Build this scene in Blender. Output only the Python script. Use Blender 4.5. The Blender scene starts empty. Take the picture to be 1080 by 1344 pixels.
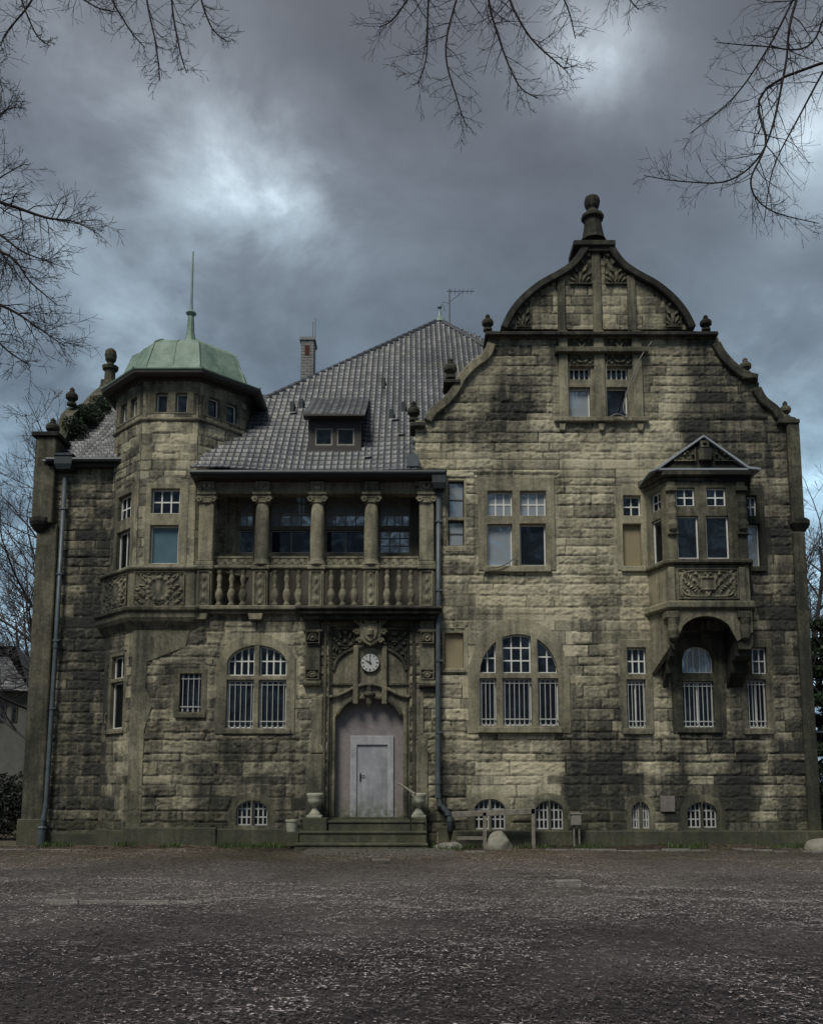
import bpy, bmesh, math, random
import numpy as np
from mathutils import Vector, Matrix, geometry
R = math.radians
random.seed(7)
sc = bpy.context.scene
COL = sc.collection

# ------------------------------------------------------------------ camera
TILT = R(7.4); F = 1200.0; CY = 880.0; CAM = Vector((0, -25.5, 1.6))
cd = bpy.data.cameras.new('camera'); cam = bpy.data.objects.new('camera', cd); COL.objects.link(cam)
cam.location = CAM; cam.rotation_euler = (R(90) + TILT, 0, 0)
cd.sensor_fit = 'HORIZONTAL'; cd.sensor_width = 36; cd.lens = 36 * F / 1080
cd.shift_y = (CY - 672) / 1080; cd.clip_end = 3000; cd.clip_start = .1
sc.camera = cam

# ------------------------------------------------------------------ light
SUN_EL, SUN_AZ = 52, -28      # azimuth measured from the viewer's side, to the left
sd = bpy.data.lights.new('sun', 'SUN'); so = bpy.data.objects.new('sun', sd); COL.objects.link(so)
sd.energy = 1.4; sd.angle = R(20); sd.color = (1, .96, .86)
to_sun = Vector((math.sin(R(SUN_AZ)) * math.cos(R(SUN_EL)), -math.cos(R(SUN_AZ)) * math.cos(R(SUN_EL)), math.sin(R(SUN_EL))))
so.rotation_euler = to_sun.to_track_quat('Z', 'Y').to_euler(); so.location = (0, -10, 30)
sc.view_settings.view_transform = 'Standard'; sc.view_settings.look = 'None'
sc.view_settings.gamma = 1; sc.view_settings.exposure = .82

def ray(px, py):
    x = (px - 540) / F; yu = (CY - py) / F
    return Vector((x, math.cos(TILT) - yu * math.sin(TILT), math.sin(TILT) + yu * math.cos(TILT)))

W = bpy.data.worlds.new('World'); sc.world = W; W.use_nodes = True
nt = W.node_tree; N = nt.nodes; L = nt.links
N.clear()
def nd(t, **k):
    n = N.new(t)
    for a, b in k.items(): setattr(n, a, b)
    return n
def sky_build():
    out = nd('ShaderNodeOutputWorld'); bg = nd('ShaderNodeBackground'); L.new(bg.outputs[0], out.inputs[0])
    sky = nd('ShaderNodeTexSky'); sky.sky_type = 'NISHITA'; sky.sun_disc = False
    sky.sun_elevation = R(SUN_EL); sky.sun_rotation = R(180 + SUN_AZ)
    tc = nd('ShaderNodeTexCoord')
    nrm = nd('ShaderNodeVectorMath', operation='NORMALIZE'); L.new(tc.outputs['Generated'], nrm.inputs[0])
    # cloud layer coordinates: the direction projected onto a flat ceiling
    sep = nd('ShaderNodeSeparateXYZ'); L.new(nrm.outputs[0], sep.inputs[0])
    def m(op, a, b=None, c=None):
        n = nd('ShaderNodeMath', operation=op)
        for i, v in enumerate((a, b, c)):
            if v is None: continue
            if isinstance(v, (int, float)): n.inputs[i].default_value = v
            else: L.new(v, n.inputs[i])
        return n.outputs[0]
    zz = m('ADD', m('MAXIMUM', sep.outputs[2], 0), .42)
    cx = m('DIVIDE', sep.outputs[0], zz); cy = m('DIVIDE', sep.outputs[1], zz)
    cmb = nd('ShaderNodeCombineXYZ'); L.new(cx, cmb.inputs[0]); L.new(cy, cmb.inputs[1]); cmb.inputs[2].default_value = 3.3
    def noise(scale, det, rough, dist=0):
        n = nd('ShaderNodeTexNoise'); n.inputs['Scale'].default_value = scale; n.inputs['Detail'].default_value = det
        n.inputs['Roughness'].default_value = rough; n.inputs['Distortion'].default_value = dist
        L.new(cmb.outputs[0], n.inputs['Vector']); return n.outputs[0]
    n1 = noise(2.3, 7, .52, .35); n2 = noise(6.5, 9, .60, .25)
    v = m('MULTIPLY_ADD', m('SUBTRACT', n1, .5), .55, .48)
    v = m('MULTIPLY_ADD', m('SUBTRACT', n2, .5), .27, v)
    n3 = m('MULTIPLY', m('MAXIMUM', m('SUBTRACT', m('ADD', m('MULTIPLY', n1, .5), m('MULTIPLY', n2, .5)), .33), 0), 6.0)
    # breaks in the cloud: brighter areas in fixed directions of the sky
    for (px, py, rad, amp) in ((340, 225, .09, .15), (372, 250, .04, .13), (290, 195, .07, .07), (420, 245, .07, .05), (755, 80, .05, .26), (860, 75, .07, .2), (1062, 155, .06, .24), (180, 120, .10, .05),
                               (210, 110, .14, .07), (480, 250, .12, .05), (30, 720, .28, .34), (1075, 780, .2, .34),
                               (440, 60, .18, -.10), (960, 40, .1, -.16), (820, 200, .12, -.06), (90, 420, .12, -.05)):
        d = ray(px, py).normalized()
        dt = nd('ShaderNodeVectorMath', operation='DISTANCE'); L.new(nrm.outputs[0], dt.inputs[0]); dt.inputs[1].default_value = d
        q = m('DIVIDE', dt.outputs['Value'], rad); e = m('EXPONENT', m('MULTIPLY', m('MULTIPLY', q, q), -1))
        v = m('MULTIPLY_ADD', m('MULTIPLY', e, n3), amp, v)
    ramp = nd('ShaderNodeValToRGB'); L.new(v, ramp.inputs[0]); cr = ramp.color_ramp
    cr.elements[0].position = .1; cr.elements[0].color = (.045, .047, .054, 1)
    cr.elements[1].position = 1.1; cr.elements[1].color = (.62, .68, .74, 1)
    for p, c in ((.36, (.085, .092, .108, 1)), (.55, (.155, .17, .195, 1)), (.78, (.32, .36, .40, 1))):
        e = cr.elements.new(p); e.color = c
    # bluer towards the horizon, greyer overhead
    tint = nd('ShaderNodeMapRange'); L.new(sep.outputs[2], tint.inputs[0])
    tint.inputs[1].default_value = .3; tint.inputs[2].default_value = .68; tint.inputs[3].default_value = 0; tint.inputs[4].default_value = 1
    mx = nd('ShaderNodeMix', data_type='RGBA'); mx.blend_type = 'MULTIPLY'; mx.inputs[0].default_value = 1
    tr = nd('ShaderNodeMix', data_type='RGBA'); L.new(tint.outputs[0], tr.inputs[0])
    tr.inputs[6].default_value = (.76, 1.0, 1.13, 1); tr.inputs[7].default_value = (1.0, 1.0, 1.0, 1)
    L.new(ramp.outputs[0], mx.inputs[6]); L.new(tr.outputs[2], mx.inputs[7])
    # the clear sky adds a little blue behind the cloud
    s2 = nd('ShaderNodeVectorMath', operation='SCALE'); L.new(sky.outputs[0], s2.inputs[0]); s2.inputs['Scale'].default_value = .02
    c2 = nd('ShaderNodeVectorMath', operation='SCALE'); L.new(mx.outputs[2], c2.inputs[0]); c2.inputs['Scale'].default_value = 8.2
    ad = nd('ShaderNodeVectorMath', operation='ADD'); L.new(s2.outputs[0], ad.inputs[0]); L.new(c2.outputs[0], ad.inputs[1])
    L.new(ad.outputs[0], bg.inputs[0]); bg.inputs[1].default_value = .1
sky_build()

# ------------------------------------------------------------------ geometry of the view
class Face:
    """a vertical building face: O origin, U along it, D into the building; at() maps a photo pixel to (u, z)"""
    def __init__(s, O, U, D): s.O = Vector(O); s.U = Vector(U).normalized(); s.D = Vector(D).normalized()
    def at(s, px, py, d=0.0):
        r = ray(px, py); P0 = s.O + s.D * d
        t = (P0 - CAM).dot(s.D) / r.dot(s.D); p = CAM + r * t
        return ((p - s.O).dot(s.U), p.z)
    def w(s, u, d, z): return s.O + s.U * u + s.D * d + Vector((0, 0, z))
FRONT = Face((0, 0, 0), (1, 0, 0), (0, 1, 0))
def at(px, py, Y=0.0): return FRONT.at(px, py, Y)
def zs(py, Y=0.0): return at(540, py, Y)[1]
def hit(px, py, P0, n):
    r = ray(px, py); t = (P0 - CAM).dot(n) / r.dot(n); return CAM + r * t

# ------------------------------------------------------------------ numpy noise
def vnoise(x, y, seed=0):
    xi = np.floor(x).astype(np.int64); yi = np.floor(y).astype(np.int64); xf = x - xi; yf = y - yi
    xf = xf * xf * (3 - 2 * xf); yf = yf * yf * (3 - 2 * yf)
    def h(a, b):
        k = (a * 374761393 + b * 668265263 + seed * 1442695041) & 0xffffffff
        k = ((k ^ (k >> 13)) * 1274126177) & 0xffffffff
        return ((k ^ (k >> 16)) & 0xffff) / 65535.0
    return (h(xi, yi) * (1 - xf) + h(xi + 1, yi) * xf) * (1 - yf) + (h(xi, yi + 1) * (1 - xf) + h(xi + 1, yi + 1) * xf) * yf
def fbm(x, y, seed=0, o=4):
    s = 0; a = .5; t = 0
    for i in range(o): s = s + a * vnoise(x * 2 ** i, y * 2 ** i, seed + i * 17); t += a; a *= .5
    return s / t

# soot and water staining of the front, with shade and sunlit patches painted in (0 clean .. 1 black)
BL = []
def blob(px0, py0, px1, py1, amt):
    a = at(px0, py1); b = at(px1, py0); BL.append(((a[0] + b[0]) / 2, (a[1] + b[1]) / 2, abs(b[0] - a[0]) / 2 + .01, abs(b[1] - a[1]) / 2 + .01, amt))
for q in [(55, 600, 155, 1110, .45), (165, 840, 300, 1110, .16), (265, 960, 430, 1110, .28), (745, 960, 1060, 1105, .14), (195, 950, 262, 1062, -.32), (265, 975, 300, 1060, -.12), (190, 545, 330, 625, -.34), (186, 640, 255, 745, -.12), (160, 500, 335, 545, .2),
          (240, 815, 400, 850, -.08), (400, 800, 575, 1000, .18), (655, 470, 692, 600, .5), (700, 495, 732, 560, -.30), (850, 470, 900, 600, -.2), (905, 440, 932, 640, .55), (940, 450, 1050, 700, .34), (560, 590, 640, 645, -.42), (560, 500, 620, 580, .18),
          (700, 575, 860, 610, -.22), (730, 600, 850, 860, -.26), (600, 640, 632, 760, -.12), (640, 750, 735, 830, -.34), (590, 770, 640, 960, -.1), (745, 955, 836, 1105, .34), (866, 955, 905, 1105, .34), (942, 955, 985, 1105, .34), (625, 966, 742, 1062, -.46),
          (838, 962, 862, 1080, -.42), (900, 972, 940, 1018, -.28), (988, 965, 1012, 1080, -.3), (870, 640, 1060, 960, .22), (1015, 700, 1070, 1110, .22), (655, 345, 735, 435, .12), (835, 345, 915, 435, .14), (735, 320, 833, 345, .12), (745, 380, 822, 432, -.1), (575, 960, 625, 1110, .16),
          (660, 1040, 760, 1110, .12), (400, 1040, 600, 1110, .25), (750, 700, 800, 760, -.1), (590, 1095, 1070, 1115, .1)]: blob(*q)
def soot_shade_np(X, Z):
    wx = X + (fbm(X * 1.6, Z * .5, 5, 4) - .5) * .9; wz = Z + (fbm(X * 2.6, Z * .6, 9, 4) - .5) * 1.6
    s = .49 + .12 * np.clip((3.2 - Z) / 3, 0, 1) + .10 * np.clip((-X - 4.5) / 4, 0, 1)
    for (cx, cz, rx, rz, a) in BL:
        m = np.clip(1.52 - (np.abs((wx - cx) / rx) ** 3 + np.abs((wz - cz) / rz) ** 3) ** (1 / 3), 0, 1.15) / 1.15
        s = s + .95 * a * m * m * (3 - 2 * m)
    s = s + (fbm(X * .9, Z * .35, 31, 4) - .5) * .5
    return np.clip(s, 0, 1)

# ------------------------------------------------------------------ materials
MAT = {}
def newmat(name):
    m = bpy.data.materials.new(name); m.use_nodes = True; t = m.node_tree; t.nodes.clear()
    o = t.nodes.new('ShaderNodeOutputMaterial'); b = t.nodes.new('ShaderNodeBsdfPrincipled'); t.links.new(b.outputs[0], o.inputs[0])
    MAT[name] = m; return m, t, b
class G:
    def __init__(s, t): s.t = t
    def n(s, ty, **k):
        x = s.t.nodes.new(ty)
        for a, b in k.items(): setattr(x, a, b)
        return x
    def l(s, a, b): s.t.links.new(a, b)
    def m(s, op, a, b=None, c=None, clamp=False):
        x = s.n('ShaderNodeMath', operation=op, use_clamp=clamp)
        for i, v in enumerate((a, b, c)):
            if v is None: continue
            if isinstance(v, (int, float)): x.inputs[i].default_value = v
            else: s.l(v, x.inputs[i])
        return x.outputs[0]
    def pos(s): return s.n('ShaderNodeNewGeometry').outputs['Position']
    def noise(s, vec, sc_, det=4, ro=.55, di=0):
        x = s.n('ShaderNodeTexNoise'); s.l(vec, x.inputs['Vector']); x.inputs['Scale'].default_value = sc_; x.inputs['Detail'].default_value = det
        x.inputs['Roughness'].default_value = ro; x.inputs['Distortion'].default_value = di; return x.outputs[0]
    def map(s, vec, sc_):
        x = s.n('ShaderNodeMapping'); s.l(vec, x.inputs[0]); x.inputs['Scale'].default_value = sc_; return x.outputs[0]
    def mix(s, f, a, b, bt='MIX'):
        x = s.n('ShaderNodeMix', data_type='RGBA', blend_type=bt)
        for i, v in ((0, f), (6, a), (7, b)):
            if isinstance(v, (int, float)): x.inputs[i].default_value = v
            elif isinstance(v, tuple): x.inputs[i].default_value = (*v, 1)
            else: s.l(v, x.inputs[i])
        return x.outputs[2]
    def bump(s, b, h, st, di):
        x = s.n('ShaderNodeBump'); x.inputs['Strength'].default_value = st; x.inputs['Distance'].default_value = di; s.l(h, x.inputs['Height']); s.l(x.outputs[0], b.inputs['Normal']); return x
def stone(name, clean, dark, bias=0.0, bstr=.5, moss=.6, rough=.9, warm=(.33, .285, .17)):
    m, t, b = newmat(name); g = G(t); P = g.pos()
    a = g.n('ShaderNodeAttribute', attribute_name='soot_shade').outputs['Fac']; k = g.n('ShaderNodeAttribute', attribute_name='blk').outputs['Fac']
    n1 = g.noise(P, 1.7, 6, .6, .4); n2 = g.noise(P, 11, 5, .65); n3 = g.noise(P, 55, 3, .6)
    st = g.noise(g.map(P, (6, 6, .5)), 1.0, 4, .6)
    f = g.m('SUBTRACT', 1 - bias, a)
    f = g.m('MULTIPLY_ADD', g.m('SUBTRACT', n1, .5), .9, f)
    f = g.m('MULTIPLY_ADD', g.m('SUBTRACT', k, .5), .5, f)
    f = g.m('MULTIPLY_ADD', g.m('SUBTRACT', n2, .5), .7, f)
    f = g.m('MULTIPLY_ADD', g.m('SUBTRACT', st, .5), .9, f)
    f = g.m('MULTIPLY_ADD', g.m('SUBTRACT', n3, .5), .35, f, clamp=True)
    f = g.m('POWER', f, 1.65)
    c = g.mix(f, dark, clean)
    wf = g.m('MULTIPLY', g.m('SUBTRACT', g.noise(P, .8, 3), .42, clamp=True), 1.5)
    c = g.mix(wf, c, warm, 'MIX') if False else g.mix(g.m('MULTIPLY', wf, f), c, warm)
    sep = g.n('ShaderNodeSeparateXYZ'); g.l(P, sep.inputs[0])
    low = g.m('MULTIPLY_ADD', sep.outputs[2], -.75, 1.25, clamp=True)
    mo = g.m('MULTIPLY', g.m('MULTIPLY', g.m('SUBTRACT', g.noise(P, 2.6, 5, .6), .38, clamp=True), 3.4, clamp=True), low)
    mo = g.m('MAXIMUM', g.m('MULTIPLY', mo, moss), g.m('MULTIPLY', g.m('MULTIPLY', g.m('SUBTRACT', g.noise(P, 1.1, 5, .7), .55, clamp=True), 2.0), .6))
    c = g.mix(mo, c, (.085, .087, .045))
    g.l(c, b.inputs['Base Color']); b.inputs['Roughness'].default_value = rough; b.inputs['Specular IOR Level'].default_value = .25
    g.bump(b, g.m('ADD', g.m('MULTIPLY', n2, 1.0), g.m('MULTIPLY', n3, .6)), bstr, .03)
    return m
stone('rock_faced_sandstone', (.56, .515, .375), (.036, .037, .033), -.04, 1.0)
stone('dressed_sandstone', (.42, .385, .275), (.045, .047, .038), -.04, .4)
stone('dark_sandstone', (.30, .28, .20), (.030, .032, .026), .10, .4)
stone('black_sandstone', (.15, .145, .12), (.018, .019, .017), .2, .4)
stone('step_stone', (.30, .29, .22), (.05, .052, .04), .0, .6, moss=.75)
stone('plinth_stone', (.24, .235, .175), (.045, .047, .038), .05, .6, moss=.6)
def simple(name, col, rough=.7, metal=0, var=.35, sc_=6, bump=.15, col2=None, spec=.4, bd=.01):
    m, t, b = newmat(name); g = G(t); P = g.pos(); n = g.noise(P, sc_, 6, .65, .3)
    c2 = col2 or tuple(x * .45 for x in col)
    f = g.m('MULTIPLY_ADD', g.m('SUBTRACT', n, .5), 2 * var * 2, .5, clamp=True)
    g.l(g.mix(f, c2, col), b.inputs['Base Color']); b.inputs['Roughness'].default_value = rough; b.inputs['Metallic'].default_value = metal; b.inputs['Specular IOR Level'].default_value = spec
    g.bump(b, g.noise(P, sc_ * 5, 4), bump, bd); return m
simple('white_paint', (.80, .81, .79), .5, var=.3, sc_=9, col2=(.58, .58, .55))
simple('grey_paint', (.58, .59, .58), .5, var=.3, sc_=9)
simple('weathered_wood', (.34, .32, .28), .7, sc_=8)
simple('brown_paint', (.06, .055, .05), .6, sc_=9)
simple('door_paint', (.40, .40, .425), .5, var=.5, sc_=2.3, col2=(.20, .205, .22), bump=.1)
simple('door_frame_paint', (.46, .46, .48), .5, var=.5, sc_=4, col2=(.24, .24, .26), bump=.1)
simple('render_infill', (.28, .25, .25), .9, var=.5, sc_=5, col2=(.17, .155, .155), bump=.5, bd=.02)
simple('iron', (.03, .03, .032), .5, .3)
simple('zinc', (.13, .15, .165), .5, .3, var=.4, sc_=4, col2=(.05, .06, .07))
simple('pale_zinc', (.42, .45, .48), .45, .3, var=.3, sc_=4, col2=(.22, .24, .26))
simple('gutter_metal', (.06, .07, .075), .5, .4)
simple('copper_green', (.25, .34, .27), .6, .0, var=.7, sc_=2.6, col2=(.11, .18, .14), bump=.35)
simple('copper_pale', (.26, .36, .33), .5, .2, col2=(.12, .17, .16))
simple('brick_mortar', (.30, .30, .29), .9, sc_=4, bump=.3)
simple('red_clay', (.10, .035, .025), .9)
simple('curtain_cloth', (.60, .61, .60), .95, sc_=2, col2=(.38, .39, .39))
simple('blue_sheet', (.10, .17, .21), .3, sc_=2, col2=(.06, .11, .14))
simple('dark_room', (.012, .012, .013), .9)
simple('clock_white', (.62, .63, .60), .35, var=.1)
simple('clock_black', (.01, .01, .01), .5)
simple('bark', (.045, .040, .038), .9, sc_=8, bump=.6)
simple('twig_bark', (.030, .027, .028), .9, sc_=8)
simple('pale_twig', (.09, .085, .09), .9, sc_=8)
simple('rough_timber', (.30, .28, .24), .8, sc_=7, bump=.5, col2=(.07, .065, .05))
simple('boulder_stone', (.30, .28, .23), .85, sc_=5, bump=.6, col2=(.14, .135, .11))
simple('plaster_pot', (.42, .42, .34), .8, sc_=9, col2=(.22, .22, .16))
simple('plaque_stone', (.22, .20, .18), .8, sc_=9)
simple('meter_box_paint', (.27, .26, .23), .6, sc_=8)
simple('neighbour_render', (.16, .165, .15), .9, sc_=2)
simple('neighbour_roof', (.07, .07, .078), .8, sc_=6, bump=.6)
simple('green_metal', (.012, .04, .028), .5, sc_=3)
simple('evergreen_leaf', (.030, .055, .022), .6, sc_=3, col2=(.012, .024, .012))
simple('dark_leaf', (.018, .024, .014), .6, sc_=3)
simple('weed_leaf', (.07, .11, .03), .6, sc_=9, col2=(.03, .05, .015))
simple('kerb_stone', (.30, .285, .255), .8, sc_=9, bump=.5)
simple('cobble_stone', (.16, .15, .13), .8, sc_=5, bump=.5)
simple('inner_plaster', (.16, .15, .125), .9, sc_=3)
simple('cable', (.25, .24, .22), .7)
def algae(name):
    t = MAT[name].node_tree; g = G(t); b = [x for x in t.nodes if x.type == 'BSDF_PRINCIPLED'][0]; P = g.pos(); old = b.inputs['Base Color'].links[0].from_socket
    sep = g.n('ShaderNodeSeparateXYZ'); g.l(P, sep.inputs[0]); low = g.m('MULTIPLY_ADD', sep.outputs[2], -1.5, 2.15, clamp=True)
    f = g.m('MULTIPLY', low, g.m('MULTIPLY', g.m('SUBTRACT', g.noise(P, 6, 6, .7), .36, clamp=True), 4.5, clamp=True)); g.l(g.mix(f, old, (.07, .09, .03)), b.inputs['Base Color'])
    st = g.m('MULTIPLY', g.m('SUBTRACT', g.noise(g.map(P, (9, 9, .8)), 1, 5, .7), .5, clamp=True), 1.8, clamp=True); g.l(g.mix(st, b.inputs['Base Color'].links[0].from_socket, (.12, .12, .125)), b.inputs['Base Color'])
for _n in ('door_paint', 'door_frame_paint', 'render_infill'): algae(_n)
def wood_board():
    m, t, b = newmat('yellow_board'); g = G(t); P = g.pos()
    n = g.noise(g.map(P, (26, 26, 1.5)), 1, 6, .6, 1.0); n2 = g.noise(P, 2.0, 3)
    g.l(g.mix(n2, g.mix(n, (.14, .11, .06), (.34, .27, .14)), (.27, .235, .15)), b.inputs['Base Color']); b.inputs['Roughness'].default_value = .7
    g.bump(b, n, .3, .01)
wood_board()
def glass(name, base, rough=.06, opac=.0):
    m, t, b = newmat(name); g = G(t); P = g.pos()
    gl = g.n('ShaderNodeBsdfGlossy'); gl.inputs['Roughness'].default_value = rough; gl.inputs['Color'].default_value = (.52, .55, .57, 1) if opac < .3 else (.8, .84, .87, 1)
    tr = g.n('ShaderNodeBsdfTransparent'); tr.inputs[0].default_value = (.5, .55, .56, 1)
    bm = g.n('ShaderNodeBump'); bm.inputs['Strength'].default_value = .35; bm.inputs['Distance'].default_value = .02
    g.l(g.noise(P, 3.2, 2, .4), bm.inputs['Height']); g.l(bm.outputs[0], gl.inputs['Normal'])
    df = g.n('ShaderNodeBsdfDiffuse'); df.inputs[0].default_value = (*base, 1)
    mx0 = g.n('ShaderNodeMixShader'); mx0.inputs[0].default_value = opac; g.l(tr.outputs[0], mx0.inputs[1]); g.l(df.outputs[0], mx0.inputs[2])
    fr = g.n('ShaderNodeFresnel'); fr.inputs[0].default_value = 1.5; g.l(bm.outputs[0], fr.inputs['Normal'])
    f = g.m('MULTIPLY_ADD', fr.outputs[0], 1.0, g.m('MULTIPLY', g.m('SUBTRACT', g.noise(P, 2.2, 5, .7, 1),   .46, clamp=True), 0.5 if opac < .3 else 2.2))
    mx = g.n('ShaderNodeMixShader'); g.l(f, mx.inputs[0]); g.l(mx0.outputs[0], mx.inputs[1]); g.l(gl.outputs[0], mx.inputs[2])
    o = [x for x in t.nodes if x.type == 'OUTPUT_MATERIAL'][0]; g.l(mx.outputs[0], o.inputs[0]); t.nodes.remove(b)
glass('window_glass', (.05, .06, .07), .05, .15)
glass('dusty_glass', (.42, .46, .49), .12, .6)
def tile_mat():
    m, t, b = newmat('roof_tile'); g = G(t); P = g.pos(); k = g.n('ShaderNodeAttribute', attribute_name='blk').outputs['Fac']
    n = g.noise(P, 3, 5, .6); f = g.m('MULTIPLY_ADD', g.m('SUBTRACT', n, .5), 1.0, g.m('MULTIPLY_ADD', k, .45, .2), clamp=True)
    c = g.mix(f, (.038, .043, .052), (.115, .124, .142))
    mo = g.m('MULTIPLY', g.m('SUBTRACT', g.noise(P, 1.3, 5, .7), .55, clamp=True), 3, clamp=True)
    g.l(g.mix(mo, c, (.08, .088, .05)), b.inputs['Base Color']); b.inputs['Roughness'].default_value = .42; b.inputs['Specular IOR Level'].default_value = .5
    g.bump(b, g.noise(P, 22, 4), .3, .01)
tile_mat()
def ground_mat():
    m, t, b = newmat('leaf_covered_earth'); g = G(t); P = g.pos()
    a = g.noise(P, .35, 5, .6, .5); c = g.noise(P, 7, 6, .7); d = g.noise(P, 38, 4, .7)
    x = g.mix(g.m('MULTIPLY_ADD', g.m('SUBTRACT', a, .5), 3.2, .5, clamp=True), (.022, .019, .019), (.19, .172, .168))
    x = g.mix(g.m('MULTIPLY_ADD', g.m('SUBTRACT', c, .5), 2.4, .5, clamp=True), x, (.20, .175, .155))
    x = g.mix(g.m('MULTIPLY', g.m('SUBTRACT', d, .5, clamp=True), 4, clamp=True), x, (.018, .016, .016))
    sep = g.n('ShaderNodeSeparateXYZ'); g.l(P, sep.inputs[0])
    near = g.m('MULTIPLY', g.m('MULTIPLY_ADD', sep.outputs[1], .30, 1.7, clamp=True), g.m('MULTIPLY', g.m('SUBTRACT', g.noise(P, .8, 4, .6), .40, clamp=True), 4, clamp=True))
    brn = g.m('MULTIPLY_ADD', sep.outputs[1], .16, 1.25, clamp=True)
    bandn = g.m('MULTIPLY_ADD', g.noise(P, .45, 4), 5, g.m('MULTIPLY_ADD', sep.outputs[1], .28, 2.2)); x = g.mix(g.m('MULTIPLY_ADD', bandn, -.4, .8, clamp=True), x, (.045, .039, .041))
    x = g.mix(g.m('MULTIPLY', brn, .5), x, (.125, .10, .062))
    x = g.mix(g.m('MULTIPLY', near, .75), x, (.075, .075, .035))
    g.l(x, b.inputs['Base Color']); b.inputs['Roughness'].default_value = .95; b.inputs['Specular IOR Level'].default_value = .2
    g.bump(b, g.m('ADD', c, g.m('MULTIPLY', d, .5)), 1.0, .06)
ground_mat()
def litter_mat():
    m, t, b = newmat('dead_leaf'); g = G(t); k = g.n('ShaderNodeAttribute', attribute_name='blk').outputs['Fac']
    r = g.n('ShaderNodeValToRGB'); g.l(k, r.inputs[0]); cr = r.color_ramp
    cr.elements[0].color = (.028, .024, .026, 1); cr.elements[1].color = (.62, .58, .55, 1)
    for p, c in ((.3, (.10, .088, .085, 1)), (.6, (.20, .18, .17, 1)), (.85, (.36, .34, .34, 1))): e = cr.elements.new(p); e.color = c
    P = g.pos(); sep = g.n('ShaderNodeSeparateXYZ'); g.l(P, sep.inputs[0]); ty = g.m('MULTIPLY', g.m('MULTIPLY_ADD', sep.outputs[1], .11, 1.1, clamp=True), g.m('MULTIPLY_ADD', g.noise(P, .5, 3), 1.6, -.1, clamp=True))
    c = g.mix(1.0, r.outputs[0], g.mix(ty, (1.0, .95, .97), (1.0, .76, .54)), 'MULTIPLY')
    g.l(c, b.inputs['Base Color']); b.inputs['Roughness'].default_value = .75
litter_mat()
STONES = {'rock_faced_sandstone', 'dressed_sandstone', 'dark_sandstone', 'black_sandstone', 'step_stone', 'plinth_stone'}

# ------------------------------------------------------------------ mesh builder
def link(name, me, mat, parent=None, loc=None):
    o = bpy.data.objects.new(name, me); COL.objects.link(o)
    if mat: me.materials.append(MAT[mat])
    if parent is not None: o.parent = parent
    if loc: o.location = loc
    return o
def npmesh(name, V, Fq, mat, parent=None, smooth=False, blk=None, soot_shade=None, loc=None):
    """V (n,3), Fq (m,k) all faces with the same corner count"""
    me = bpy.data.meshes.new(name); V = np.asarray(V, np.float32); Fq = np.asarray(Fq, np.int32); k = Fq.shape[1]
    me.vertices.add(len(V)); me.vertices.foreach_set('co', V.ravel())
    me.loops.add(Fq.size); me.loops.foreach_set('vertex_index', Fq.ravel())
    me.polygons.add(len(Fq)); me.polygons.foreach_set('loop_start', np.arange(0, Fq.size, k, dtype=np.int32))
    me.update(calc_edges=True)
    if smooth: me.polygons.foreach_set('use_smooth', np.ones(len(Fq), bool))
    if blk is not None:
        a = me.attributes.new('blk', 'FLOAT', 'POINT'); a.data.foreach_set('value', np.asarray(blk, np.float32))
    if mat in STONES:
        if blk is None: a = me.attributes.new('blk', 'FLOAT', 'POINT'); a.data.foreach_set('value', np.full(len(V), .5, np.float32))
        if soot_shade is None: soot_shade = soot_shade_np(V[:, 0].astype(float), V[:, 2].astype(float))
        a = me.attributes.new('soot_shade', 'FLOAT', 'POINT'); a.data.foreach_set('value', np.asarray(soot_shade, np.float32))
    me.validate()
    return link(name, me, mat, parent, loc)

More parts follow.
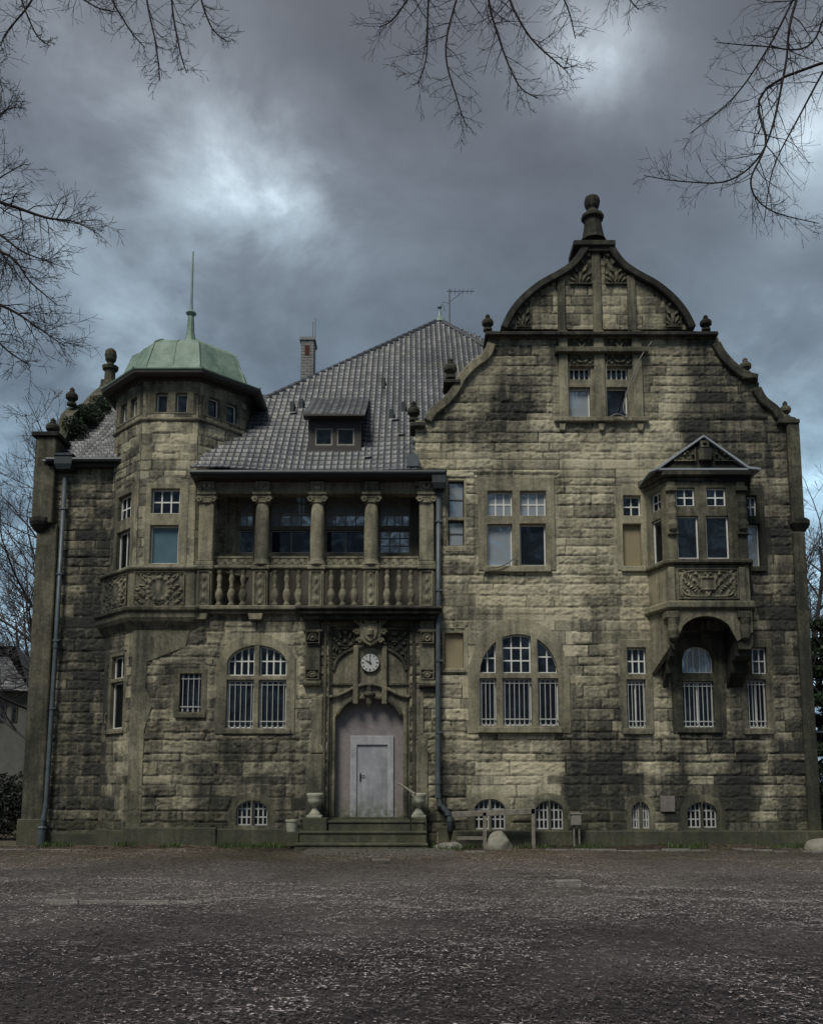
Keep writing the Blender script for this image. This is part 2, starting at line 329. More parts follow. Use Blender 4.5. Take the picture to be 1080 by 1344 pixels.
class MB:
    def __init__(s): s.v = []; s.f = []; s.face = None
    def add(s, vs, fs):
        n = len(s.v); s.v += [tuple(p) for p in vs]; s.f += [tuple(i + n for i in f) for f in fs]; return s
    def box(s, x0, x1, y0, y1, z0, z1):
        if x0 > x1: x0, x1 = x1, x0
        if z0 > z1: z0, z1 = z1, z0
        if y0 > y1: y0, y1 = y1, y0
        return s.add([(x0, y0, z0), (x1, y0, z0), (x1, y1, z0), (x0, y1, z0), (x0, y0, z1), (x1, y0, z1), (x1, y1, z1), (x0, y1, z1)],
                     [(0, 3, 2, 1), (4, 5, 6, 7), (0, 1, 5, 4), (1, 2, 6, 5), (2, 3, 7, 6), (3, 0, 4, 7)])
    def prism(s, outer, holes, y0, y1):
        """polygon (x,z) with holes extruded from y0 to y1"""
        def area(p): return sum(p[i][0] * p[(i + 1) % len(p)][1] - p[(i + 1) % len(p)][0] * p[i][1] for i in range(len(p)))
        outer = list(outer);
        if area(outer) < 0: outer.reverse()
        hs = []
        for h in holes:
            h = list(h)
            if area(h) > 0: h.reverse()
            hs.append(h)
        loops = [outer] + hs; flat = [p for l in loops for p in l]
        tris = geometry.tessellate_polygon([[Vector((p[0], p[1], 0)) for p in l] for l in loops])
        n = len(flat); vs = [(p[0], y0, p[1]) for p in flat] + [(p[0], y1, p[1]) for p in flat]; fs = []
        for t in tris:
            a, b, c = t; ar = (flat[b][0] - flat[a][0]) * (flat[c][1] - flat[a][1]) - (flat[c][0] - flat[a][0]) * (flat[b][1] - flat[a][1])
            if abs(ar) < 1e-9: continue
            if ar < 0: b, c = c, b
            fs.append((a, b, c)); fs.append((a + n, c + n, b + n))
        k = 0
        for l in loops:
            m = len(l)
            for i in range(m):
                a = k + i; b = k + (i + 1) % m; fs.append((b, a, a + n, b + n))
            k += m
        return s.add(vs, fs)
    def lathe(s, prof, c=(0, 0, 0), n=16, ph=0.0, sx=1, sy=1):
        """prof list of (r,z)"""
        vs = []; fs = []; k = len(prof)
        for (r, z) in prof:
            for i in range(n):
                a = ph + 2 * math.pi * i / n; vs.append((c[0] + r * math.cos(a) * sx, c[1] + r * math.sin(a) * sy, c[2] + z))
        for j in range(k - 1):
            for i in range(n):
                i2 = (i + 1) % n; fs.append((j * n + i, j * n + i2, (j + 1) * n + i2, (j + 1) * n + i))
        fs.append(tuple(range(n - 1, -1, -1))); fs.append(tuple((k - 1) * n + i for i in range(n)))
        return s.add(vs, fs)
    def tube(s, pts, r, n=8, r1=None):
        pts = [Vector(p) for p in pts]; k = len(pts); vs = []; fs = []
        for j, p in enumerate(pts):
            d = (pts[min(j + 1, k - 1)] - pts[max(j - 1, 0)]); d = d.normalized() if d.length > 1e-6 else Vector((0, 0, 1))
            a = d.cross(Vector((.31, .9, .3))).normalized(); b = d.cross(a); rr = r if r1 is None else r + (r1 - r) * j / (k - 1)
            for i in range(n):
                t = 2 * math.pi * i / n; vs.append(p + a * math.cos(t) * rr + b * math.sin(t) * rr)
        for j in range(k - 1):
            for i in range(n):
                i2 = (i + 1) % n; fs.append((j * n + i, (j + 1) * n + i, (j + 1) * n + i2, j * n + i2))
        fs.append(tuple(range(n))); fs.append(tuple((k - 1) * n + i for i in range(n - 1, -1, -1)))
        return s.add(vs, fs)
    def build(s, name, mat, parent=None, face=None, bevel=0, smooth=False, sub=0, loc=None):
        vs = s.v
        if face: vs = [face.w(p[0], p[1], p[2]) for p in vs]
        me = bpy.data.meshes.new(name); me.from_pydata([tuple(p) for p in vs], [], s.f); me.update()
        if sub:
            bm = bmesh.new(); bm.from_mesh(me)
            for _ in range(3):
                es = [e for e in bm.edges if e.calc_length() > sub]
                if not es: break
                bmesh.ops.subdivide_edges(bm, edges=es, cuts=1, use_grid_fill=True)
            bm.to_mesh(me); bm.free()
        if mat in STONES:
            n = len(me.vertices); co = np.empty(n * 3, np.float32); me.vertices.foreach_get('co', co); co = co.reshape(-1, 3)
            a = me.attributes.new('soot_shade', 'FLOAT', 'POINT'); a.data.foreach_set('value', soot_shade_np(co[:, 0].astype(float), co[:, 2].astype(float)).astype(np.float32))
            a = me.attributes.new('blk', 'FLOAT', 'POINT'); a.data.foreach_set('value', np.full(n, random.uniform(.4, .6), np.float32))
        if smooth: me.polygons.foreach_set('use_smooth', np.ones(len(me.polygons), bool))
        o = link(name, me, mat, parent, loc)
        if bevel:
            b = o.modifiers.new('bevel', 'BEVEL'); b.width = bevel; b.segments = 1; b.limit_method = 'ANGLE'; b.angle_limit = R(40)
        return o
def thing(name, label, cat, loc=(0, 0, 0), group=None):
    o = bpy.data.objects.new(name, None); COL.objects.link(o); o.location = loc; o['label'] = label; o['category'] = cat; o.empty_display_size = .3
    if group: o['group'] = group
    return o
def tag(o, label, cat, group=None):
    o['label'] = label; o['category'] = cat
    if group: o['group'] = group
    return o
def struct(o, kind='structure'): o['kind'] = kind; return o

# ------------------------------------------------------------------ rock-faced masonry (one displaced sheet per wall)
rc = random.Random(3); COURSES = [-.6]
while COURSES[-1] < 22: COURSES.append(COURSES[-1] + rc.choice([.22, .27, .30, .34, .38, .25, .31]))
CA = np.array(COURSES)
def inpoly(poly, X, Z):
    c = np.zeros(X.shape, bool); n = len(poly); j = n - 1
    for i in range(n):
        xi, zi = poly[i]; xj, zj = poly[j]
        if zi != zj:
            k = ((zi > Z) != (zj > Z)) & (X < (xj - xi) * (Z - zi) / (zj - zi) + xi); c ^= k
        j = i
    return c
def masonry(name, parent, poly, holes=(), smooth_zones=(), face=FRONT, d=0.0, res=.031, seed=1, core=.35, mat='rock_faced_sandstone', bulge=1.0, coremat=None, bl=(.7, 1.75)):
    xs = [p[0] for p in poly]; z_ = [p[1] for p in poly]; x0, x1, z0, z1 = min(xs), max(xs), min(z_), max(z_)
    holes = [h for h in holes if all(inpoly(poly, np.array([p[0]]), np.array([p[1]]))[0] for p in h)]
    nu = max(2, int(round((x1 - x0) / res))); nz = max(2, int(round((z1 - z0) / res)))
    u = np.linspace(x0, x1, nu + 1); z = np.linspace(z0, z1, nz + 1); U, Z = np.meshgrid(u, z)
    ju = (vnoise(U * 3.1, Z * 3.1, seed) - .5) * .035; jz = (vnoise(U * 2.3, Z * 2.3, seed + 5) - .5) * .03
    Uj = U + ju; Zj = Z + jz
    ci = np.clip(np.searchsorted(CA, Zj) - 1, 0, len(CA) - 2); dz = np.minimum(Zj - CA[ci], CA[ci + 1] - Zj)
    UCN = U.copy(); du = np.full(U.shape, 9.0); bid = np.zeros(U.shape, np.int64); rr = random.Random(seed * 97)
    for c in range(len(CA) - 1):
        m = ci == c
        cuts = [x0 - 2 + rr.random()];
        while cuts[-1] < x1 + 1.5: cuts.append(cuts[-1] + rr.uniform(*bl))
        if not m.any(): continue
        cu = np.array(cuts); uu = Uj[m]; k = np.clip(np.searchsorted(cu, uu) - 1, 0, len(cu) - 2)
        du[m] = np.minimum(uu - cu[k], cu[k + 1] - uu); bid[m] = k + c * 100; UCN[m] = (cu[k] + cu[k + 1]) / 2
    e = np.minimum(du * 1.15, dz)
    rnd = ((bid * 2654435761) % 1000003) / 1000003.0; rnd2 = ((bid * 40503 + 77) % 9973) / 9973.0
    ed = np.clip((e - .009) / .028, 0, 1); ed = ed ** .7
    off = rnd * 37
    rg = 1 - np.abs(2 * fbm(U * 2.2 + off, Z * 6 + off, seed + 3, 5) - 1) ** .8
    sp = vnoise(U * 3.3 + off, Z * 5 + off, seed + 11); sp = np.floor(sp * 4) / 4 + .25 * ((sp * 4) % 1) ** 3      # split facets
    tl = (U * (rnd - .5) * 1.3 + 0) % 1 * 0
    rk = (.10 + .65 * rg + .6 * sp) * (.45 + .8 * rnd2) + 1.5 * (fbm(U * 12 + off, Z * 16 + off, seed + 8, 3) - .5)
    flat = rnd2 > .86
    h = .012 + np.where(flat, .022 + .006 * rk, .043 * rk * bulge + .01) * ed
    for zp in smooth_zones:
        m = inpoly(zp, U, Z); h = np.where(m, .02 + .004 * fbm(U * 6, Z * 6, 2, 2), h)
    UC = (U[:-1, :-1] + U[1:, 1:]) / 2; ZC = (Z[:-1, :-1] + Z[1:, 1:]) / 2
    keep = inpoly(poly, UC, ZC)
    for hp in holes: keep &= ~inpoly(hp, UC, ZC)
    O = np.array(face.O); Uv = np.array(face.U); Dv = np.array(face.D)
    V = O + U[..., None] * Uv + (d - h)[..., None] * Dv; V[..., 2] += Z
    V = V.reshape(-1, 3); idx = np.arange((nu + 1) * (nz + 1)).reshape(nz + 1, nu + 1)
    Q = np.stack([idx[:-1, :-1], idx[:-1, 1:], idx[1:, 1:], idx[1:, :-1]], -1)[keep]
    used = np.zeros(len(V), bool); used[Q.ravel()] = True; rm = np.cumsum(used) - 1
    blk = np.where(e < .012, np.where(vnoise(U * .8, Z * .8, 77) > .55, .75, -.35), rnd * .9 + .05).ravel()[used]
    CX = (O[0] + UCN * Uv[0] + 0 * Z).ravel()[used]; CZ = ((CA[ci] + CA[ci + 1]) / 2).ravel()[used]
    sv = V[used]; so_ = .68 * soot_shade_np(sv[:, 0], sv[:, 2]) + .32 * soot_shade_np(CX, CZ)
    o = npmesh(name, V[used], rm[Q], mat, parent, smooth=False, blk=blk, soot_shade=so_)
    # the wall's thickness behind the stone faces, joined into the same mesh
    mb = MB().prism(poly, holes, d, d + core)
    vs = [face.w(*p) for p in mb.v]
    co = bpy.data.meshes.new('core'); co.from_pydata([tuple(p) for p in vs], [], mb.f); co.update()
    bm = bmesh.new(); bm.from_mesh(o.data); lay = bm.verts.layers.float.get('soot_shade'); lb = bm.verts.layers.float.get('blk')
    n0 = len(bm.verts); bm.from_mesh(co); bm.verts.ensure_lookup_table()
    for v in bm.verts[n0:]: v[lay] = .6; v[lb] = .3
    bm.to_mesh(o.data); bm.free(); bpy.data.meshes.remove(co)
    return o

def relief(name, parent, x0, x1, z0, z1, d, amp=.05, seed=1, kind='scroll', face=FRONT, mat='dressed_sandstone', res=.014, mask=None):
    if x0 > x1: x0, x1 = x1, x0
    if z0 > z1: z0, z1 = z1, z0
    nu = max(6, int((x1 - x0) / res)); nz = max(6, int((z1 - z0) / res)); u = np.linspace(x0, x1, nu + 1); z = np.linspace(z0, z1, nz + 1); U, Z = np.meshgrid(u, z)
    cx = (x0 + x1) / 2; cz = (z0 + z1) / 2; a = np.abs(U - cx); b = Z - cz; hw = (x1 - x0) / 2; hh = (z1 - z0) / 2
    edge = np.minimum(hw - a, hh - np.abs(b)); inner = np.clip((edge - .03) / .03, 0, 1)
    w = fbm(a * 5 + 3, b * 5, seed, 2) * 2
    s1 = np.sin((a * 26 + w * 5)) * np.sin((b * 24 + w * 6) + seed)
    if kind == 'wreath':
        rr = np.sqrt((a / (hh * .95)) ** 2 + (b / (hh * .95)) ** 2); ring = np.exp(-((rr - .68) / .13) ** 2)
        fig = np.exp(-(a / .09) ** 2 - (b / (hh * .55)) ** 2)
        h = np.where(rr < .85, ring * (.75 + .3 * np.sin(np.arctan2(b, a) * 14)) + fig, np.clip(s1 * 1.3, 0, 1))
    elif kind == 'cartouche':
        rr = np.maximum(a / (hw * .22), np.abs(b) / (hh * .4)); box = (rr < 1).astype(float) * .45; rim = np.exp(-((rr - 1.05) / .14) ** 2)
        h = box + rim + np.clip(s1 * 1.2, 0, 1) * (rr > 1.2)
        ev = np.exp(-(((a / hw) ** 4 + (b / hh) ** 4 - .6) / .16) ** 2) * .8; h = np.maximum(h, ev)
    elif kind == 'leaves':
        th = np.arctan2(b + hh * 1.1, a + .02); r_ = np.sqrt(a * a + (b + hh * 1.1) ** 2)
        lr = r_ / .26 + .35 * np.abs(np.sin(th * 8)); h = np.clip(np.sin(th * 16 + np.floor(lr) * 3.1) * .7 + .45, 0, 1) * (1 - (lr % 1)) ** .5
    elif kind == 'drop':
        h = np.exp(-(a / (hw * .32)) ** 2) * (.6 + .5 * np.sin(b * 22 + seed)) + .5 * np.exp(-((a - hw * .5) / (hw * .15)) ** 2) * np.clip(np.sin(b * 15), 0, 1)
    elif kind == 'key':
        h = np.clip(np.sign(np.sin(U * 26 + np.floor((Z - z0) / (hh)) * 1.6)) * .5 + .5, 0, 1) * (.7)
    else: h = np.clip(s1 * 2.6 - .2, 0, 1)
    h = h * inner + (edge < .022) * .8
    keep = None; UC = (U[:-1, :-1] + U[1:, 1:]) / 2; ZC = (Z[:-1, :-1] + Z[1:, 1:]) / 2
    keep = np.ones(UC.shape, bool) if mask is None else inpoly(mask, UC, ZC)
    O = np.array(face.O); Uv = np.array(face.U); Dv = np.array(face.D)
    V = O + U[..., None] * Uv + (d - .004 - amp * h)[..., None] * Dv; V[..., 2] += Z; V = V.reshape(-1, 3)
    idx = np.arange((nu + 1) * (nz + 1)).reshape(nz + 1, nu + 1); Q = np.stack([idx[:-1, :-1], idx[:-1, 1:], idx[1:, 1:], idx[1:, :-1]], -1)[keep]
    used = np.zeros(len(V), bool); used[Q.ravel()] = True; rm = np.cumsum(used) - 1
    return npmesh(name, V[used], rm[Q], mat, parent, smooth=True, blk=(.28 + .45 * h).ravel()[used])

# ------------------------------------------------------------------ windows
def lightpoly(L_, sh=0.0):
    x0, x1, z0, top = L_; x0 += sh; x1 -= sh; z0 += sh
    if callable(top):
        n = 10; xs = [x1 + (x0 - x1) * i / n for i in range(n + 1)]; return [(x0, z0), (x1, z0)] + [(x, top(x) - sh) for x in xs]
    return [(x0, z0), (x1, z0), (x1, top - sh), (x0, top - sh)]
def topz(L_, x): return L_[3](x) if callable(L_[3]) else L_[3]
def window(parent, lights, outer, face=FRONT, d=0.0, surround='dressed_sandstone', frame='white_paint', sill=None, proud=.05, depth=.34, label=None, fd=.13, grille=None, name='window'):
    """lights: (x0,x1,z0,top, nx, nz, kind) kind glass|dusty|board|blue|curtain|lattice"""
    holes = [lightpoly(l[:4]) for l in lights]
    s = MB().prism(outer, holes, d - proud, d + depth).build(name, surround, parent, face, bevel=.018, sub=.5)
    if label: s['label'] = label
    fb = MB(); 
    for l in lights:
        x0, x1, z0, top, nx, nz, kind = l; q = l[:4]
        if kind == 'board':
            MB().prism(lightpoly(q, .01), [], d + fd - .03, d + fd).build('board', 'yellow_board', s, face)
            continue
        t = .038; fb = MB()
        fb.prism(lightpoly(q, .004), [lightpoly(q, t)], d + fd - .035, d + fd + .03)
        bw = .019
        for i in range(1, nx):
            x = x0 + (x1 - x0) * i / nx; fb.box(x - bw, x + bw, d + fd - .02, d + fd + .015, z0 + t, topz(q, x) - t)
        zt = max(topz(q, x0 + .01), topz(q, x1 - .01), topz(q, (x0 + x1) / 2))
        for i in range(1, nz):
            z = z0 + (zt - z0) * i / nz
            xa, xb = x0 + t, x1 - t
            if callable(top):
                while xa < xb and topz(q, xa) - t < z: xa += .02
                while xb > xa and topz(q, xb) - t < z: xb -= .02
            if xb - xa > .05: fb.box(xa, xb, d + fd - .016, d + fd + .012, z - bw, z + bw)
        fb.build('frame', frame, s, face)
        g = MB().prism(lightpoly(q, .02), [], d + fd, d + fd + .006).build('pane', 'blue_sheet' if kind == 'blue' else ('dusty_glass' if kind == 'dusty' else 'window_glass'), s, face)
        if kind == 'curtain':
            n = 14; c = MB(); vs = []; fs = []
            for i in range(n + 1):
                x = x0 + (x1 - x0) * i / n; y = d + fd + .09 + .025 * math.sin(i * 2.1 + x0 * 9)
                vs += [(x, y, z0), (x, y, topz(q, x))]
                if i: k = 2 * i; fs.append((k - 2, k, k + 1, k - 1))
            c.add(vs, fs).build('curtain', 'curtain_cloth', s, face)
    if grille:
        for (x0, x1, z0, z1, n) in grille:
            gb = MB()
            for i in range(n):
                x = x0 + (x1 - x0) * (i + .5) / n; gb.tube([(x, d + .05, z0), (x, d + .05, z1)], .013, 5)
            gb.box(x0, x1, d + .035, d + .062, z0 + (z1 - z0) * .13, z0 + (z1 - z0) * .13 + .03); gb.box(x0, x1, d + .035, d + .062, z1 - .14, z1 - .12)
            for i in range(n):
                x = x0 + (x1 - x0) * (i + .5) / n; gb.tube([(x + .035 * math.cos(a), d + .05, z1 - .06 + .035 * math.sin(a)) for a in [j * math.pi / 4 for j in range(9)]], .007, 4)
                gb.tube([(x + .03 * math.cos(a), d + .05, z0 + .05 + .03 * math.sin(a)) for a in [j * math.pi / 4 for j in range(9)]], .008, 4)
            gb.build('grille', 'grey_paint', s, face)
    if sill:
        x0, x1, z0, z1, pr = sill; MB().box(x0, x1, d - pr, d + .1, z0, z1).build('sill', surround, s, face, bevel=.02, sub=.5)
    return s
def rectp(x0, x1, z0, z1): return [(x0, z0), (x1, z0), (x1, z1), (x0, z1)]
def pl(px0, py0, px1, py1, nx=1, nz=1, kind='glass', face=FRONT, d=0.0):
    a = face.at(px0, (py0 + py1) / 2, d)[0]; b = face.at(px1, (py0 + py1) / 2, d)[0]
    m = (px0 + px1) / 2
    return (a, b, face.at(m, py1, d)[1], face.at(m, py0, d)[1], nx, nz, kind)
def prect(px0, py0, px1, py1, face=FRONT, d=0.0): l = pl(px0, py0, px1, py1, face=face, d=d); return rectp(*l[:4])
def shrink(poly, s):
    cx = (min(p[0] for p in poly) + max(p[0] for p in poly)) / 2; cz = (min(p[1] for p in poly) + max(p[1] for p in poly)) / 2
    hx = max(p[0] for p in poly) - cx; hz = max(p[1] for p in poly) - cz
    return [(cx + (p[0] - cx) * (hx - s) / hx, cz + (p[1] - cz) * (hz - s) / hz) for p in poly]

HOUSE = thing('villa', 'large weathered sandstone villa with green domed corner tower, columned loggia and tall curved gable', 'house', (0, 0, 0))
HOLES = []        # holes cut in the front wall plane
def fwin(lights, outer, **k):
    w = window(HOUSE, lights, outer, **k); HOLES.append(shrink(outer, .05)); return w
def arch(xc, hw, zsp, rise): # segmental/elliptical arch curve
    return lambda x: zsp + rise * math.sqrt(max(0, 1 - ((x - xc) / hw) ** 2))
def sillpx(px0, px1, py0, py1, pr=.12): a = at(px0, (py0 + py1) / 2)[0]; b = at(px1, (py0 + py1) / 2)[0]; return (a, b, zs(py1), zs(py0), pr)

GY = -.06 # the gable wing stands this much proud; windows use d for the plane
# --- ground floor, left of the door
l = pl(236, 885, 264, 935, 1, 2, 'glass'); fwin([l], prect(228, 878, 272, 942), frame='iron', sill=sillpx(230, 270, 936, 943, .1), grille=[(l[0], l[1], l[2], l[3], 4)], proud=.04)
xa = at(298, 900)[0]; xb = at(376, 900)[0]; xc = (xa + xb) / 2; A = arch(xc, (xb - xa) / 2 * 1.02, zs(874), zs(848) - zs(874))
m1 = at(333.5, 900)[0]; m2 = at(340, 900)[0]
lights = [(xa, m1, zs(887), A, 4, 2, 'glass'), (m2, xb, zs(887), A, 4, 2, 'glass'), (xa, m1, zs(956), zs(893), 1, 1, 'glass'), (m2, xb, zs(956), zs(893), 1, 1, 'curtain')]
o1 = at(284, 900)[0]; o2 = at(388, 900)[0]; AO = arch(xc, (o2 - o1) / 2, zs(872), zs(832) - zs(872))
fwin(lights, lightpoly((o1, o2, zs(964), AO)), sill=sillpx(292, 382, 957, 964), grille=[(xa, m1, zs(956), zs(893), 5), (m2, xb, zs(956), zs(893), 5)])
# --- basement windows
for (x0, y0, x1, y1, ox) in ((310, 1051, 351, 1084, 10), (622, 1049, 663, 1089, 9), (702, 1051, 739, 1089, 8), (828, 1053, 852, 1088, 7), (901, 1053, 940, 1087, 9)):
    a = at(x0, 1070)[0]; b = at(x1, 1070)[0]; c = (a + b) / 2; dd = 0 if x0 < 570 else GY
    A = arch(c, (b - a) / 2 * 1.01, zs(y0 + 15), zs(y0) - zs(y0 + 15)); oa = at(x0 - ox, 1070)[0]; ob = at(x1 + ox, 1070)[0]
    m = (a + b) / 2
    fwin([(a, m - .02, zs(y1), A, 3, 3, 'glass'), (m + .02, b, zs(y1), A, 3, 3, 'glass')], lightpoly((oa, ob, zs(y1 + 6), arch(c, (ob - oa) / 2, zs(y0 + 10), zs(y0 - 10) - zs(y0 + 10)))), d=dd, proud=.03, frame='grey_paint')
# --- gable wing ground floor
xa = at(629, 900)[0]; xb = at(732, 900)[0]; xc = (xa + xb) / 2; A = arch(xc, (xb - xa) / 2, zs(888), zs(833.5) - zs(888))
c1, c2, c3, c4 = [at(p, 900)[0] for p in (651, 659, 697, 705)]
lt, lb, zb = zs(884), zs(891), zs(953)
lights = [(xa, c1, lt, A, 2, 2, 'glass'), (c2, c3, lt, A, 3, 3, 'glass'), (c4, xb, lt, A, 2, 2, 'glass'), (xa, c1, zb, lb, 1, 1, 'glass'), (c2, c3, zb, lb, 1, 1, 'curtain'), (c4, xb, zb, lb, 1, 1, 'glass')]
o1 = at(614, 900)[0]; o2 = at(747, 900)[0]
fwin(lights, lightpoly((o1, o2, zs(963), arch(xc, (o2 - o1) / 2, zs(878), zs(812) - zs(878)))), d=GY, sill=sillpx(626, 736, 955, 963, .2), grille=[(xa, c1, zb, lb, 4), (c2, c3, zb, lb, 6), (c4, xb, zb, lb, 4)])
for (x0, x1) in ((822, 847), (980, 1005)):
    a = pl(x0, 851, x1, 885, 3, 2, 'glass'); b = pl(x0, 893, x1, 956, 2, 1, 'glass')
    fwin([a, b], prect(x0 - 9, 840, x1 + 9, 964), d=GY, sill=sillpx(x0 - 6, x1 + 8, 957, 965, .14), grille=[(b[0], b[1], b[2], b[3], 5)])
a = at(895, 900)[0]; b = at(936, 900)[0]; A = arch((a + b) / 2, (b - a) / 2, zs(866), zs(849) - zs(866))
fwin([(a, b, zs(884), A, 5, 1, 'dusty'), pl(895, 895, 936, 955, 2, 1, 'curtain')], prect(880, 838, 950, 964), d=GY, surround='dark_sandstone', sill=sillpx(888, 945, 956, 963, .14), grille=[(a, b, zs(956), zs(895), 7)])
# --- boarded small window and dark slit right of the downpipe
fwin([pl(583, 832, 608, 878, 1, 1, 'board')], prect(577, 824, 614, 884), d=GY, proud=.035, sill=sillpx(579, 611, 879, 884, .09))
fwin([pl(588, 632, 609, 680, 1, 2, 'dusty'), pl(588, 684, 609, 717, 1, 2, 'dusty')], prect(583, 626, 614, 727), d=GY, proud=.02, frame='brown_paint', sill=sillpx(584, 613, 719, 726, .08))
# --- first floor
x = (639.5, 672, 682, 716)
fwin([pl(x[0], 646, x[1], 678, 3, 2, 'dusty'), pl(x[2], 646, x[3], 678, 3, 2, 'dusty'), pl(x[0], 689, x[1], 743, 1, 1, 'dusty'), pl(x[2], 689, x[3], 743, 1, 1, 'glass')], prect(627, 628, 728, 750), d=GY, sill=sillpx(634, 722, 745, 753, .16))
fwin([pl(817, 652, 840, 678, 2, 2, 'glass'), pl(817, 689, 841, 744, 1, 1, 'board')], prect(808, 640, 851, 750), d=GY, sill=sillpx(814, 846, 745, 752, .13))
fwin([pl(979, 652, 992, 678, 2, 2, 'glass'), pl(979, 689, 996, 744, 1, 1, 'dusty')], prect(965, 641, 1003, 750), d=GY, surround='dark_sandstone', sill=sillpx(972, 1004, 745, 752, .13))
# --- attic pair
x = (746.5, 774, 795.5, 823)
AW = fwin([pl(x[0], 483, x[1], 500, 4, 1, 'glass'), pl(x[2], 483, x[3], 500, 4, 1, 'glass'), pl(x[0], 510, x[1], 550, 1, 1, 'dusty'), pl(x[2], 510, x[3], 550, 1, 1, 'curtain')], prect(733, 476, 842, 553), d=GY, surround='dressed_sandstone', sill=sillpx(726, 849, 551, 557, .2))
for cx in (737, 788, 838.5):
    a = at(cx - 5, 560)[0]; b = at(cx + 5, 560)[0]; MB().prism([(0, 0)] and [(a, zs(558)), (b, zs(558)), (b - .05, zs(568)), (a + .05, zs(568))], [], -.2, .02).build('console', 'dressed_sandstone', HOUSE, bevel=.02)
for (x0, x1) in ((733, 745), (779, 793), (829, 842)):
    a = at(x0, 510)[0]; b = at(x1, 510)[0]; MB().box(a, b, GY - .12, GY - .04, zs(551), zs(468)).build('pilaster', 'dressed_sandstone', HOUSE, bevel=.02, sub=.5)
    MB().box(a, b, GY - .13, GY - .0, zs(462), zs(437)).build('bracket', 'dressed_sandstone', HOUSE, bevel=.02)
MB().box(at(727, 463)[0], at(848, 463)[0], GY - .26, GY, zs(468), zs(461)).build('hood_moulding', 'dark_sandstone', HOUSE, bevel=.02, sub=.5)
for (x0, x1) in ((746, 778), (794, 828)):
    relief('carved_panel', HOUSE, at(x0, 450)[0], at(x1, 450)[0], zs(461), zs(441), GY - .02, .09, 4, 'scroll', mat='dark_sandstone')
    relief('carved_panel', HOUSE, at(x0, 450)[0], at(x1, 450)[0], zs(483), zs(468), GY - .06, .07, 8, 'scroll', mat='dark_sandstone')

# ------------------------------------------------------------------ front walls
xL = at(572, 1000)[0]; xR0 = at(1062, 1085)[0]; xR1 = at(1043, 560)[0]; xR = (xR0 + xR1) / 2 + .12
def sil(pts): return [at(*p) for p in pts]
LG = [(545, 640), (545, 553), (556, 553), (564, 540), (581, 526), (593, 511), (598, 500), (605, 491), (619, 477), (633, 467), (639, 453), (641, 437)]
RG = [(940, 437), (942, 452), (950, 466), (964, 481), (978, 491), (992, 495), (995, 511), (1003, 525), (1017, 536), (1026, 547), (1041, 552)]
gout = [(xL + .02, -.3), (xR, -.3)] + [(xR, at(1041, 552)[1])] + [at(*p) for p in reversed(RG[:-1])] + [at(*p) for p in reversed(LG)] + [(xL + .02, zs(640))]
def szp(*q): return [at(a, b) for a, b in q]
SZ = [szp((604, 866), (616, 806), (745, 806), (757, 866), (757, 905), (750, 966), (612, 966), (606, 905)), szp((808, 828), (862, 828), (858, 965), (812, 965)), szp((868, 800), (960, 800), (952, 965), (878, 965)), szp((968, 830), (1014, 830), (1010, 965), (972, 965)),
      szp((700, 1055), (712, 1012), (732, 1012), (746, 1055), (746, 1092), (696, 1092)), szp((614, 1055), (622, 1012), (662, 1012), (668, 1055), (668, 1092), (614, 1092)), szp((820, 1055), (830, 1018), (850, 1018), (860, 1055), (860, 1092), (820, 1092)), szp((890, 1060), (905, 1022), (935, 1022), (950, 1060), (950, 1092), (890, 1092)),
      szp((622, 622), (732, 622), (732, 752), (622, 752)), szp((804, 634), (856, 634), (856, 752), (804, 752)), szp((960, 634), (1010, 634), (1010, 752), (960, 752)), szp((724, 442), (850, 442), (850, 553), (724, 553))]
masonry('gable_wall', HOUSE, gout, HOLES, d=GY, core=.5, seed=2, smooth_zones=SZ)
# upper shield gable
PG = [(656, 434), (666, 414), (682, 394), (705, 375), (730, 361), (746, 350), (757, 337), (765, 323)]
PR = [(1566 - a, b) for a, b in PG]
pout = [at(*p) for p in PG] + [at(*p) for p in reversed(PR)]
masonry('crowning_gable', HOUSE, pout, [], d=GY, core=.5, seed=4, bulge=.6, bl=(.35, .8))
def strip(name, pts, w, y0, y1, mat, closed=False, side=1, parent=HOUSE, face=None):
    """a coping that follows an outline"""
    P = [Vector((p[0], p[1])) for p in pts]; n = len(P); inn = []
    for i in range(n):
        d = P[min(i + 1, n - 1)] - P[max(i - 1, 0)]; d.normalize(); q = Vector((-d.y, d.x)) * side * w; inn.append(P[i] + q)
    m = MB()
    vs = [(p.x, y0, p.y) for p in P] + [(p.x, y0, p.y) for p in inn] + [(p.x, y1, p.y) for p in inn] + [(p.x, y1, p.y) for p in P]; fs = []
    for i in range(n - 1):
        for k in range(4):
            a = k * n + i; b = ((k + 1) % 4) * n + i; fs.append((a, b, b + 1, a + 1) if True else None)
    fs.append((0, 3 * n, 2 * n, n)); fs.append((n - 1, 2 * n - 1, 3 * n - 1, 4 * n - 1))
    bm_ = m.add(vs, fs)
    o = bm_.build(name, mat, parent, face, bevel=.025)
    me = o.data; b = bmesh.new(); b.from_mesh(me); bmesh.ops.recalc_face_normals(b, faces=b.faces); b.to_mesh(me); b.free()
    return o
def smooth_curve(pts, k=4):
    out = []; n = len(pts)
    for i in range(n - 1):
        p0, p1, p2, p3 = [Vector(pts[max(0, min(n - 1, i + j))]) for j in (-1, 0, 1, 2)]
        for s in range(k):
            t = s / k; out.append(tuple(.5 * ((2 * p1) + (p2 - p0) * t + (2 * p0 - 5 * p1 + 4 * p2 - p3) * t * t + (3 * p1 - p0 - 3 * p2 + p3) * t ** 3)))
    out.append(tuple(pts[-1])); return out
